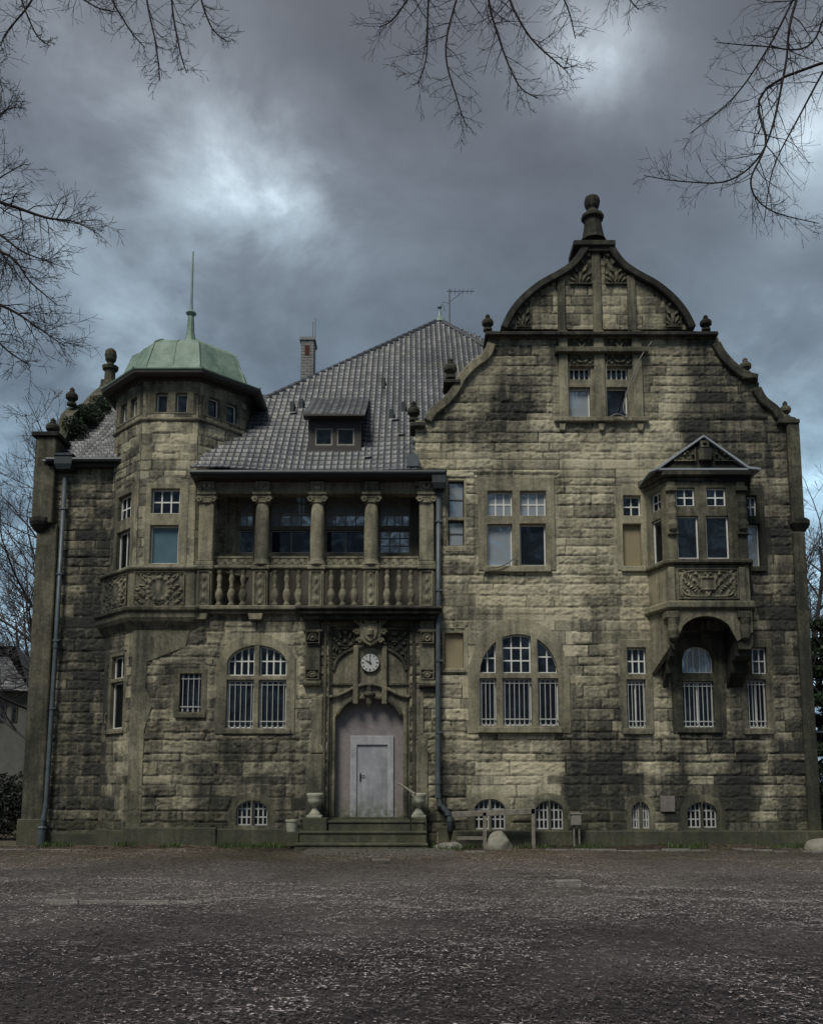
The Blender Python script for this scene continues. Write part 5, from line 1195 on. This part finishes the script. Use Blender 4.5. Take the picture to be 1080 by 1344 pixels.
# handrail at steps
xa_, za_ = at(523.5, 1030, -.3); xb_, zb_ = at(545, 1043, -1.2); xc_ = xb_ - .12; zg = zs(1091.5, -1.25)
wthing('stair_handrail', 'short iron handrail with sloping bar at the right of the entrance steps', 'handrail', (xc_, -1.1, zg), [
    ('rail', MB().tube([(xa_, -.15, za_ + .02), (xa_ + .05, -.3, za_), (xb_, -1.2, zb_)], .035, 8), 'rough_timber', {}),
    ('post', MB().tube([(xc_, -1.1, zg), (xc_, -1.1, zb_ + .03)], .022, 8), 'iron', {})])
# timber rail
Yf = -.75
a = at(594, 1069.5, Yf); b_ = at(702, 1065, Yf); p1 = at(636, 1112, Yf); p2 = at(699.5, 1112, Yf)
ff = []
def beam(p, q_, w, h): # p,q world (x,z) at Yf
    P, Q = Vector((p[0], p[1])), Vector((q_[0], q_[1])); d = (Q - P).normalized(); n_ = Vector((-d.y, d.x)) * h; return MB().prism([tuple(P - n_), tuple(Q - n_), tuple(Q + n_), tuple(P + n_)], [], Yf - w, Yf + w)
wthing('timber_rail', 'weathered horizontal timber rail on thin posts in front of the basement windows', 'railing', ((a[0] + b_[0]) / 2, Yf, 0), [
    ('rail', beam(a, b_, .12, .075), 'rough_timber', {'bevel': .01}), ('post', MB().box(p1[0] - .045, p1[0] + .045, Yf - .12, Yf - .055, -.1, zs(1067, Yf)), 'rough_timber', {}),
    ('post', MB().box(p2[0] - .045, p2[0] + .045, Yf - .12, Yf - .055, -.1, zs(1056, Yf)), 'rough_timber', {}), ('rail', MB().box(at(600, 1100, Yf)[0], p1[0], Yf + .06, Yf + .1, .25, .34), 'rough_timber', {})])
# meter box
x, z = at(756.5, 1084, -.55); zt = zs(1069, -.55)
mp = MB().box(x - .09, x - .05, -.55, -.5, -.1, z).box(x + .05, x + .09, -.55, -.5, -.1, z)
wthing('meter_box', 'small grey utility box on two thin legs beside the basement window', 'utility box', (x, -.55, 0), [
    ('cabinet', MB().box(x - .15, x + .13, -.62, -.44, z, zt), 'meter_box_paint', {'bevel': .01}), ('door', MB().box(x - .13, x + .11, -.632, -.62, z + .02, zt - .03), 'meter_box_paint', {'bevel': .004}),
    ('cap', MB().box(x - .17, x + .15, -.65, -.42, zt, zt + .03), 'meter_box_paint', {}), ('leg', MB().box(x - .09, x - .05, -.55, -.5, -.1, z), 'rough_timber', {}), ('leg', MB().box(x + .05, x + .09, -.55, -.5, -.1, z), 'rough_timber', {})])
def rock(name, label, x, Y, sx, sy, sz, seed, mat='boulder_stone', cat='boulder'):
    bm = bmesh.new(); bmesh.ops.create_icosphere(bm, subdivisions=4, radius=1); rr = random.Random(seed)
    from mathutils import noise as mn
    planes = [(Vector((rr.uniform(-1, 1), rr.uniform(-1, 1), rr.uniform(-.3, 1))).normalized(), rr.uniform(.72, .95)) for _ in range(12)]
    for v in bm.verts:
        p = v.co.copy()
        for n_, d_ in planes:
            e_ = p.dot(n_) - d_
            if e_ > 0: p -= n_ * e_ * .85
        p += p.normalized() * (mn.noise(p * 2.2 + Vector((seed, 0, 0))) * .07 + mn.noise(p * 7) * .02); v.co = Vector((p.x * sx, p.y * sy, max(p.z, -.35) * sz + .25 * sz))
    me = bpy.data.meshes.new(name); bm.to_mesh(me); bm.free(); me.update(); me.polygons.foreach_set('use_smooth', np.ones(len(me.polygons), bool))
    return tag(link(name, me, mat, None, (x, Y, 0)), label, cat)
rock('boulder', 'rounded pale boulder lying below the timber rail', at(655, 1108, -1.0)[0], -1.0, .37, .3, .4, 3)
rock('boulder', 'pale flat boulder lying at the right corner of the villa', at(1076, 1112, -1.3)[0], -1.3, .42, .35, .27, 8)
rock('rubble_stone', 'dark stone lying by the foot of the downpipe', at(588, 1108, -.6)[0], -.6, .42, .3, .17, 12, 'kerb_stone', 'stone')
rock('rubble_stone', 'broken grey stone slab beside the boulder at the far right corner', at(1072, 1098, .6)[0], .6, .5, .4, .25, 15, 'kerb_stone', 'stone')
# loose cable hanging from the attic
def cable(name, label, pts, r=.012):
    P = [Vector((at(a, b, y)[0], y, at(a, b, y)[1])) for a, b, y in pts]; P = [Vector(t) for t in smooth_curve([tuple(p) for p in P], 5)]
    return tag(MB().tube(P, r, 5).build(name, 'cable', None), label, 'cable')
def smooth_curve3(pts, k=5): return pts
cable('hanging_cable', 'thin cable looping down across the attic windows from the gable', [(857, 446, -.2), (840, 470, -.32), (826, 505, -.32), (818, 535, -.36), (824, 548, -.36), (811, 543, -.36), (800, 547, -.36)], .018)
cable('hanging_cable', 'pale cable dangling over the sill of the first-floor double window', [(678, 728, -.22), (668, 738, -.26), (655, 744, -.28), (640, 746, -.28), (634, 755, -.26)], .02)

# ------------------------------------------------------------------ ground
def gz_(X, Y):
    inb = ((np.abs(X) < 16) & (Y < 0.2) & (Y > -27)).astype(float); near = inb * np.clip((-Y - .3) / 1.2, 0, 1)
    foot = inb * np.clip(1 - np.abs(Y + .35) / .75, 0, 1) * np.clip(np.abs(X - at(485, 1100)[0]) - 2.0, 0, 1)
    trk = np.exp(-((Y + 9 + .08 * X) / .35) ** 2) + np.exp(-((Y + 11.2 + .05 * X) / .35) ** 2)
    return ((fbm(X * 2.2, Y * 2.2, 3, 4) - .5) * .09 + (fbm(X * .5, Y * .5, 8, 2) - .5) * .16 - .05 * trk) * near + foot * (.02 + .2 * np.clip(fbm(X * 1.5, Y * 1.5, 12, 3) - .4, 0, 1))
def ground():
    xs = np.concatenate([np.linspace(-400, -16, 22), np.arange(-15.9, 15.95, .12), np.linspace(16, 400, 22)])
    ys = np.concatenate([np.linspace(-200, -27, 12), np.arange(-26.8, .15, .12), np.linspace(.5, 14, 8), np.linspace(20, 600, 20)])
    X, Y = np.meshgrid(xs, ys); Z = gz_(X, Y)
    nv, nu = X.shape; idx = np.arange(nv * nu).reshape(nv, nu); Q = np.stack([idx[:-1, :-1], idx[:-1, 1:], idx[1:, 1:], idx[1:, :-1]], -1).reshape(-1, 4)
    return struct(npmesh('ground', np.stack([X, Y, Z], -1).reshape(-1, 3), Q, 'leaf_covered_earth', None, smooth=True))
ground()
def litter(name, n, smin, smax, kind, mat, seed, ymin=-25, ymax=-.3, bias=1.0, blk=None, lab=None, cat=None, flat=.35):
    rs = np.random.RandomState(seed); Y = ymax - (ymax - ymin) * rs.rand(n) ** bias; half = np.clip((Y + 25.5) * .5 + 1.2, 1.5, 14); X = (rs.rand(n) * 2 - 1) * half
    if kind == 'leaf':
        dens = fbm(X * .7, Y * .7, 55, 3); k = dens > (.38 + .2 * rs.rand(n) - .12); X = X[k]; Y = Y[k]; n = len(X)
    Z = gz_(X, Y) + .008 + rs.rand(n) * .02; s = smin + (smax - smin) * rs.rand(n) ** 1.5
    a = rs.rand(n) * 6.283; tx = (rs.rand(n) - .5) * 2 * flat; ty = (rs.rand(n) - .5) * 2 * flat
    c, s_ = np.cos(a), np.sin(a)
    if kind == 'leaf': loc = [(-.5, 0, 0), (0, -.32, .12), (.5, 0, .05), (0, .32, .12)]
    else: loc = [(-.5, -.035, 0), (.5, -.03, .02), (.5, .03, .02), (-.5, .035, 0)]
    V = np.zeros((n, 4, 3))
    for i, (u, v, w) in enumerate(loc):
        lx = u * s; ly = v * s; V[:, i, 0] = X + lx * c - ly * s_; V[:, i, 1] = Y + lx * s_ + ly * c; V[:, i, 2] = Z + w * s + np.abs(lx * tx + ly * ty) 
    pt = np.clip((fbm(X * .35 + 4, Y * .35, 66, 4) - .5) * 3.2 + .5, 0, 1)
    b = rs.rand(n) if blk is None else blk[0] + blk[1] * rs.rand(n); Q = np.arange(n * 4).reshape(n, 4)
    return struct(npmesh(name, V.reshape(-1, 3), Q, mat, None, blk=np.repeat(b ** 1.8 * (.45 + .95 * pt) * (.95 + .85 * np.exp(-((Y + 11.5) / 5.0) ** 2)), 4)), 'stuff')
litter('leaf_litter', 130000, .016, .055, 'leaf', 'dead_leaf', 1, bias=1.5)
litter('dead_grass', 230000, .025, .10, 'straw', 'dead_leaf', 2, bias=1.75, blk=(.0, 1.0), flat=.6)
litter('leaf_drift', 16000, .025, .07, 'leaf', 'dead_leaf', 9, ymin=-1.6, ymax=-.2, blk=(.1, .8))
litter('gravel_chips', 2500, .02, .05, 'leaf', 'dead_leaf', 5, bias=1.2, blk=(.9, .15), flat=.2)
# cobbled patch before the steps
def cobbles():
    x0, x1 = at(400, 1125, -2.2)[0], at(590, 1125, -2.2)[0]; rs = random.Random(2); m = MB(); y = -1.72
    r = 0
    while y > -3.3:
        x = x0 + (r % 2) * .07
        while x < x1:
            w = rs.uniform(.11, .15); h = .045 + float(gz_(np.array([x]), np.array([y]))[0]) + rs.uniform(-.008, .012); d = .05 * 2
            fade = rs.random() < max(0, (-y - 2.6) / .9)
            if not fade:
                a, b, c, e = x, x + w, y - .12, y; m.add([(a, c, -.1), (b, c, -.1), (b, e, -.1), (a, e, -.1), (a + .02, c + .02, h), (b - .02, c + .02, h), (b - .02, e - .02, h), (a + .02, e - .02, h)], [(0, 1, 5, 4), (1, 2, 6, 5), (2, 3, 7, 6), (3, 0, 4, 7), (4, 5, 6, 7)])
            x += w + .018
        y -= .138; r += 1
    struct(m.build('cobbled_path', 'cobble_stone', None))
cobbles()
def kerb(px0, px1, py, w=.06):
    P = []; Y = None
    # depth of the ground point at this row
    r = ray(540, py); t = -CAM.z / r.z; Y = (CAM + r * t).y; rs = random.Random(int(px0)); m = MB(); x = at(px0, py, Y)[0]; x1 = at(px1, py, Y)[0]
    while x < x1:
        l_ = rs.uniform(.35, .8)
        if rs.random() < .8: j = rs.uniform(-.02, .02); m.box(x, min(x + l_ - .03, x1), Y + j - w / 2, Y + j + w / 2, -.1, .035 + rs.uniform(0, .02) + float(gz_(np.array([x]), np.array([Y]))[0]))
        x += l_
    return m
m = kerb(0, 330, 1117.5, .08); m2 = kerb(610, 1080, 1119, .08); m3 = kerb(60, 330, 1185, .05)
struct(m.build('kerb', 'kerb_stone', None)); struct(m2.build('kerb', 'kerb_stone', None)); struct(m3.build('kerb', 'kerb_stone', None))
r = ray(745, 1166); t = -CAM.z / r.z; bp = CAM + r * t
bk = tag(MB().box(-.21, .21, -.1, .1, 0, .13).build('loose_brick', 'kerb_stone', None, bevel=.012, loc=(bp.x, bp.y, 0)), 'single grey brick lying loose on the leafy ground', 'brick'); bk.rotation_euler = (0, 0, .2)
for (px0, px1, py, lb) in ((300, 356, 1110, 'pale broken plank lying at the foot of the wall left of the steps'), (488, 512, 1133, 'short splintered board lying on the cobbles in front of the steps')):
    r = ray((px0 + px1) / 2, py); t = -CAM.z / r.z; p = CAM + r * t; w_ = (at(px1, py, p.y)[0] - at(px0, py, p.y)[0]) / 2
    o = MB().add([(-w_, -.05, 0), (w_ * .96, -.045, 0), (w_, .04, 0), (-w_ * .97, .05, 0), (-w_, -.05, .03), (w_ * .96, -.045, .03), (w_, .04, .035), (-w_ * .97, .05, .03)], [(3, 2, 1, 0), (4, 5, 6, 7), (0, 1, 5, 4), (1, 2, 6, 5), (2, 3, 7, 6), (3, 0, 4, 7)]).build('plank', 'plaster_pot' if px0 < 400 else 'rough_timber', None, loc=(p.x, p.y, .05)); o.rotation_euler = (.02, .02, .12); tag(o, lb, 'plank')
# weeds along the wall foot
def tuft(n, x0, x1, y0, y1, h, seed, w=.012):
    rs = np.random.RandomState(seed); V = np.zeros((n, 4, 3)); X = x0 + (x1 - x0) * rs.rand(n); Y = y0 + (y1 - y0) * rs.rand(n); k = vnoise(X * 1.7, Y * 1.7, seed) > .42; X = X[k]; Y = Y[k]; n = len(X); V = np.zeros((n, 4, 3))
    a = rs.rand(n) * 6.28; H = h * (.3 + .7 * rs.rand(n)); dx = np.cos(a); dy = np.sin(a); ln = H * .5 * rs.rand(n)
    z = gz_(X, Y)
    V[:, 0] = np.stack([X - dy * w, Y + dx * w, z], 1); V[:, 1] = np.stack([X + dy * w, Y - dx * w, z], 1)
    V[:, 2] = np.stack([X + dy * w * .3 + dx * ln, Y - dx * w * .3 + dy * ln, z + H], 1); V[:, 3] = np.stack([X - dy * w * .3 + dx * ln, Y + dx * w * .3 + dy * ln, z + H], 1)
    return V
Vs = [tuft(2600, at(60, 1100)[0], at(380, 1100)[0], -.75, -.15, .16, 1), tuft(2600, at(592, 1100)[0], at(1070, 1100)[0], -.95, -.25, .15, 2), tuft(400, at(545, 1100)[0], at(600, 1100)[0], -1.6, -.3, .2, 3)]
V = np.concatenate(Vs); struct(npmesh('weeds', V.reshape(-1, 3), np.arange(len(V) * 4).reshape(-1, 4), 'weed_leaf', None), 'stuff')

# ------------------------------------------------------------------ trees
class Tubes:
    """collects tapering twigs quickly"""
    def __init__(s): s.V = []; s.Q = []; s.n = 0
    def add(s, P, Rr, k=4):
        P = np.array([tuple(p) for p in P]); m = len(P); d = np.gradient(P, axis=0); d /= np.linalg.norm(d, axis=1)[:, None] + 1e-9
        a = np.cross(d, np.array([.31, .2, .93])); a /= np.linalg.norm(a, axis=1)[:, None] + 1e-9; b = np.cross(d, a); t = np.arange(k) * 2 * math.pi / k
        ring = P[:, None] + (a[:, None] * np.cos(t)[None, :, None] + b[:, None] * np.sin(t)[None, :, None]) * np.array(Rr)[:, None, None]
        s.V.append(ring.reshape(-1, 3)); i = np.arange(m - 1)[:, None] * k + np.arange(k)[None]; j = np.arange(m - 1)[:, None] * k + (np.arange(k)[None] + 1) % k
        s.Q.append(np.stack([i, i + k, j + k, j], -1).reshape(-1, 4) + s.n); s.n += m * k
    def build(s, name, mat, parent, loc):
        return npmesh(name, np.concatenate(s.V), np.concatenate(s.Q), mat, parent, loc=loc)
def grow(T, p, d, ln, r, lev, rr, droop=0.0, kids=(8, 6, 4, 3), spread=50, step=None, minr=.004, wander=.22, flatY=1.0, ratio=.5):
    n = max(3, int(ln / (step or .12 * (1 + 0)))); n = min(n, 14); P = [Vector(p)]; d = Vector(d).normalized(); sl = ln / n; Rr = [r]; D = [d.copy()]
    for i in range(n):
        d = (d + Vector((rr.gauss(0, wander), rr.gauss(0, wander * flatY), rr.gauss(0, wander) + droop))).normalized(); P.append(P[-1] + d * sl); Rr.append(max(minr, r * (1 - .75 * (i + 1) / n))); D.append(d.copy())
    T.add(P, Rr, 6 if r > .03 else (4 if r > .008 else 3))
    if lev > 0:
        k = kids[lev - 1] if lev - 1 < len(kids) else 3
        for j in range(k):
            f = .18 + .8 * (j + rr.random() * .7) / k; i = min(n, int(f * n)); base = P[i]; ang = R(rr.uniform(spread * .6, spread * 1.3)); ax = Vector((rr.gauss(0, 1), rr.gauss(0, 1), rr.gauss(0, 1))).cross(D[i]).normalized()
            nd_ = (Matrix.Rotation(ang, 3, ax) @ D[i])
            grow(T, base, nd_, ln * ratio * rr.uniform(.6, 1.25) * (1.15 - .5 * f), max(minr, Rr[i] * .62), lev - 1, rr, droop, kids, spread, step, minr, wander, flatY, ratio)
def limbtree(name, label, trunk, paths, Y, seed, lev=3, kids=(3, 4, 5), sub=.55, twl=.9, droop=-.03, minr=.004, r0=.09, group='bare trees overhanging the yard', mat='twig_bark', wander=.2, base_r=.28, ratio=.5):
    """trunk = (x, y) on the ground outside the picture, paths = limbs through photo pixels at depth Y; the limbs start on the trunk"""
    rr = random.Random(seed); t = thing(name, label, 'tree', (trunk[0], trunk[1], 0)); loc = (-trunk[0], -trunk[1], 0)
    zt = max(at(*p[0][:2], Y)[1] for p in paths) + 1; TT = Tubes(); pts = [(trunk[0] + .1 * math.sin(i), trunk[1] + .08 * math.cos(i * 1.3), zt * i / 10 - .2 * (i == 0)) for i in range(11)]
    TT.add(pts, [base_r * (1.25 - .8 * i / 10) for i in range(11)], 12); TT.build('trunk', 'bark', t, loc)
    T = Tubes()
    for path in paths:
        yo = path[0][2] if len(path[0]) > 2 else 0
        W_ = []
        for i, q_ in enumerate(path):
            y = Y + (q_[2] if len(q_) > 2 else 0); a, b = at(q_[0], q_[1], y); W_.append((a, y, b))
        start = (trunk[0], trunk[1], W_[0][2] * .8 if W_[0][2] * .8 < zt else zt - .3)
        mid = tuple((start[k] + W_[0][k]) / 2 + (.5 if k == 2 else 0) for k in range(3))
        W_ = [start, mid] + W_; C = smooth_curve(W_, 6); n = len(C); q0 = 12
        Rr = [max(minr, r0 * (1 - i / n) ** 1.0 * .9 + .004) for i in range(n)]; T.add(C, Rr, 6)
        for i in range(q0, n - 1):
            D = (Vector(C[i + 1]) - Vector(C[i])).normalized()
            for _ in range(2 if rr.random() < sub else 1):
                ang = R(rr.uniform(30, 70)); ax = Vector((rr.gauss(0, .5), rr.gauss(0, 1.6), rr.gauss(0, .5))).normalized(); nd_ = Matrix.Rotation(ang * rr.choice((-1, 1)), 3, ax) @ D
                grow(T, C[i], nd_, twl * rr.uniform(.4, 1.1) * (1.1 - .6 * (i - q0) / (n - q0)), max(minr, Rr[i] * .5), lev - 1, rr, droop, kids, 48, None, minr, wander, .6, ratio)
    T.build('crown', mat, t, loc)
    return t
YB = -17.5
limbtree('bare_tree', 'bare tree whose fine twigs hang into the top centre of the sky', (3.5, -30), [
    [(640, -160), (610, -40), (585, 60), (600, 130), (612, 165)], [(560, -140), (545, -30), (520, 20), (498, 35)], [(600, -150), (565, -20), (560, 70), (548, 110)],
    [(690, -150), (665, -30), (690, 40), (735, 85), (742, 88)], [(700, -160), (720, -50), (745, 10), (755, 50)], [(760, -160), (790, -60), (820, -10), (838, 12)], [(650, -150), (640, -20), (655, 50), (680, 110), (705, 128)]], YB, 11, lev=3, kids=(2, 3), twl=.6, droop=-.02, r0=.017, minr=.0017, wander=.17, ratio=.6, sub=.1)
limbtree('bare_tree', 'bare tree with long dark boughs reaching in from the top right', (9.5, -19), [
    [(1130, -200), (1040, 0), (1000, 75), (960, 130), (905, 175)], [(1120, -180), (1045, 0), (1030, 90), (1005, 190), (960, 235), (900, 238), (845, 230)], [(1180, -60), (1100, 60), (1050, 150), (1015, 220), (1003, 290)],
    [(1030, 100), (1005, 190), (985, 240), (1010, 275), (1075, 293)][::1], [(1150, -150), (1090, 0), (1060, 60), (1000, 60), (940, 55)]], -16.0, 23, lev=3, kids=(2, 3), twl=.72, droop=-.01, r0=.021, minr=.0018, wander=.17, ratio=.6, sub=.0)
limbtree('bare_tree', 'bare tree with seed tassels hanging into the top left of the sky', (-6.5, -29), [
    [(200, -160), (190, -30), (205, 60), (210, 105)], [(240, -150), (225, -20), (235, 60), (245, 95)], [(150, -150), (140, -30), (165, 30), (190, 62)], [(280, -150), (262, -30), (275, 30), (295, 52)], [(0, -140), (20, -30), (45, 40), (66, 60)], [(60, -140), (50, -20), (10, 40), (0, 60)], [(100, -140), (90, -30), (120, 5), (150, 15)]], YB, 31, lev=3, kids=(2, 3), twl=.42, droop=-.03, r0=.017, minr=.0017, wander=.17, ratio=.6, sub=.1)
limbtree('bare_tree', 'dense bare tree standing close at the left with a bough pointing at the tower', (-9.5, -11), [
    [(-120, 230), (0, 265), (60, 285), (95, 290), (125, 303)], [(-120, 250), (-40, 200), (0, 150), (22, 140)], [(-120, 300), (-30, 250), (30, 215), (60, 185)][:3], [(-120, 330), (0, 330), (40, 370), (75, 400)], [(-120, 360), (0, 400), (50, 430), (85, 455)], [(-120, 300), (-20, 300), (30, 330), (70, 345)], [(-140, 420), (-40, 420), (10, 460), (40, 480)], [(-120, 300), (-20, 110), (5, 120)]],
    -12.5, 47, lev=3, kids=(3, 4), twl=.95, droop=.0, r0=.045, minr=.003, wander=.17, ratio=.6, sub=.3)
# background trees
def bgtree(label, x, y, h, seed, r=.3, mat='twig_bark', kids=(4, 5, 6, 7), lev=4, spread=42, cr=.5, first=.25, n=16):
    rr = random.Random(seed); t = thing('bare_tree', label, 'tree', (x, y, 0)); loc = (-x, -y, 0); TT = Tubes()
    P = [(x + .25 * math.sin(i * .9 + seed), y + .2 * math.cos(i), h * .8 * i / 10 - (.3 if i == 0 else 0)) for i in range(11)]; TT.add(P, [r * (1.2 - .95 * i / 10) for i in range(11)], 9); TT.build('trunk', 'bark', t, loc)
    T = Tubes()
    for i in range(n):
        f = first + (1 - first) * i / n; p = P[min(10, int(f * 10))]; a = i * 2.4 + rr.random(); el = R(rr.uniform(15, 55) + 25 * f); d = (math.cos(a) * math.cos(el), math.sin(a) * math.cos(el), math.sin(el))
        grow(T, p, d, h * cr * (1.15 - .6 * f) * rr.uniform(.75, 1.1), r * .38 * (1.2 - f * .7), lev - 1, rr, .03, kids, spread, h * .03, .0075, .13, 1, .55)
    T.build('crown', mat, t, loc); return t
bgtree('tall bare tree directly behind the left corner pier of the villa', -14.6, 11, 17, 5, .2, mat='pale_twig', kids=(5, 6, 7, 7), n=22)
bgtree('large bare tree rising behind the low dark-roofed house', -21.5, 27, 19, 6, .3, mat='pale_twig')
bgtree('pale bare tree half hidden behind the left edge of the villa', -24.5, 31, 15, 8, .2, mat='pale_twig', n=12)
bgtree('bare tree standing behind the right corner of the villa', 16.2, 12, 14, 9, .2, mat='pale_twig')
bgtree('taller bare tree farther back at the right edge', 21.5, 22, 18, 12, .24, mat='pale_twig')
# evergreens and hedges
def leafy(name, label, cat, x, y, pts_fn, n, s, mat, seed, trunk=None):
    rs = np.random.RandomState(seed); t = thing(name, label, cat, (x, y, 0)); C = pts_fn(rs, n); n = len(C); k = 4; V = np.zeros((n, 4, 3)); a = rs.randn(n, 3); a /= np.linalg.norm(a, axis=1)[:, None]; b = np.cross(a, rs.randn(n, 3)); b /= np.linalg.norm(b, axis=1)[:, None]
    sz = s * (.5 + rs.rand(n))[:, None]
    V[:, 0] = C - a * sz; V[:, 1] = C - b * sz * .4; V[:, 2] = C + a * sz; V[:, 3] = C + b * sz * .4
    npmesh('crown' if trunk else 'foliage', V.reshape(-1, 3), np.arange(n * 4).reshape(-1, 4), mat, t)
    if trunk:
        T = Tubes(); T.add([(0, 0, -.2), (.1, 0, trunk * .5), (0, .1, trunk)], [.22, .16, .05], 8)
        for i in range(10):
            a_ = i * 2.4; z = trunk * (.3 + .065 * i); T.add([(0, 0, z), (math.cos(a_) * 1.1, math.sin(a_) * 1.1, z + .4), (math.cos(a_) * 2, math.sin(a_) * 2, z + .5)], [.07, .04, .02], 5)
        T.build('trunk', 'bark', t, None)
    return t
def clumps(cl, jitter):
    def f(rs, n):
        out = []
        for (c, r_, w) in cl:
            m_ = int(n * w); d = rs.randn(m_, 3); d /= np.linalg.norm(d, axis=1)[:, None]; rad = rs.rand(m_, 1) ** .4; out.append(np.array(c) + d * rad * np.array(r_))
        return np.concatenate(out)
    return f
rs_ = random.Random(4); cl = []
for i in range(26):
    z = 2.2 + i * .24; R_ = 2.3 * (1 - (z - 2) / 9.5); a_ = i * 2.4; cl.append(((math.cos(a_) * R_ * .8, math.sin(a_) * R_ * .8, z), (.9, .9, .28), 1 / 26))
leafy('evergreen_tree', 'dark evergreen tree showing beside the right wall of the villa', 'tree', 17.4, 11, clumps(cl, .1), 26000, .10, 'evergreen_leaf', 3, 8.2)
cl = [((0, 0, 1.0 + .4 * math.sin(i)), (1.4, .6, 1.0), 1 / 6) for i in range(1)]
leafy('hedge', 'dark clipped hedge at the left edge below the neighbouring house', 'hedge', -13.6, 3.6, clumps([((-2.2 + i * .9, 0, 1.05), (.75, .7, 1.15), 1 / 6) for i in range(6)], 0), 20000, .06, 'dark_leaf', 6)
leafy('hedge', 'dark green shrubs behind the metal gate at the right edge', 'hedge', 14.0, 6.5, clumps([((-1.8 + i * .8, 0, 1.3 + .3 * math.sin(i * 2)), (.8, .7, 1.5), 1 / 7) for i in range(7)], 0), 22000, .07, 'evergreen_leaf', 7)
leafy('shrub', 'small ivy clump growing on the stepped side gable at the left', 'shrub', xW0 + .3, LY, clumps([((.15, par[k_][0] - LY + .3, par[k_][1] - dz_), (.38, .7, .42), w_) for k_, dz_, w_ in ((3, .1, .2), (5, .3, .3), (7, .15, .3), (8, .2, .2))], 0), 9000, .045, 'evergreen_leaf', 9)
# gate structure on the right
xg0 = at(1058, 1000, 1.5)[0]; xg1 = xg0 + 2.2; zg1 = zs(962, 1.5)
wthing('metal_gate', 'dark green metal gate with a pale top rail at the right of the villa', 'gate', (xg0, 1.5, 0), [
    ('post', MB().box(xg0, xg0 + .1, 1.45, 1.55, -.1, zg1), 'green_metal', {}), ('post', MB().box(xg1, xg1 + .1, 1.45, 1.55, -.1, zg1), 'green_metal', {}), ('top_rail', MB().box(xg0 - .05, xg1 + .15, 1.44, 1.56, zg1, zg1 + .06), 'zinc', {}),
    ('mesh_panel', (lambda m_: [m_.tube([(xg0 + .1 + i * .12, 1.5, .1), (xg0 + .1 + i * .12, 1.5, zg1)], .008, 4) for i in range(18)] and m_)(MB()), 'green_metal', {})])
# neighbouring house on the left
def neighbour():
    Y = 16; x1 = at(37, 900, Y)[0]; x0 = x1 - 14; ze = zs(906, Y); zr = zs(848, Y + 3)
    t = thing('neighbouring_house', 'low house with dark tiled roof at the left edge behind the villa', 'house', (x1 - 5, Y, 0)); lc = (-(x1 - 5), -Y, 0)
    MB().box(x0, x1, Y, Y + 8, -.2, ze).build('wall', 'neighbour_render', t, loc=lc)
    n2_ = Vector((0, -1, 1)); 
    ro = tiles('roof', Vector((0, Y - .5, ze - .1)), (zr - ze) / 3.5, [(x0, 0), (x1 + .3, 0), (x1 - 2.0, (zr - ze) * 1.35), (x0, (zr - ze) * 1.35)], t, 14, .3, .34); ro.location = lc
    MB().add([(x1 + .3, Y - .5, ze - .1), (x1 - 2.0, Y + 3, zr), (x1 + .3, Y + 8, ze - .1), (x0, Y + 3, zr), (x0, Y + 8, ze)], [(0, 2, 1), (1, 2, 4, 3)]).build('roof_slope', 'neighbour_roof', t, loc=lc)
    for i, c in enumerate((19, 4)):
        a_, b_ = at(c - 4, 935, Y)[0], at(c + 4, 935, Y)[0]
        w = MB().box(a_, b_, Y - .04, Y + .02, zs(948, Y), zs(925, Y)).build('window', 'brown_paint', t, loc=lc); MB().box(a_ + .06, b_ - .06, Y - .045, Y - .04, zs(947, Y), zs(926, Y)).build('pane', 'window_glass', w)
neighbour()
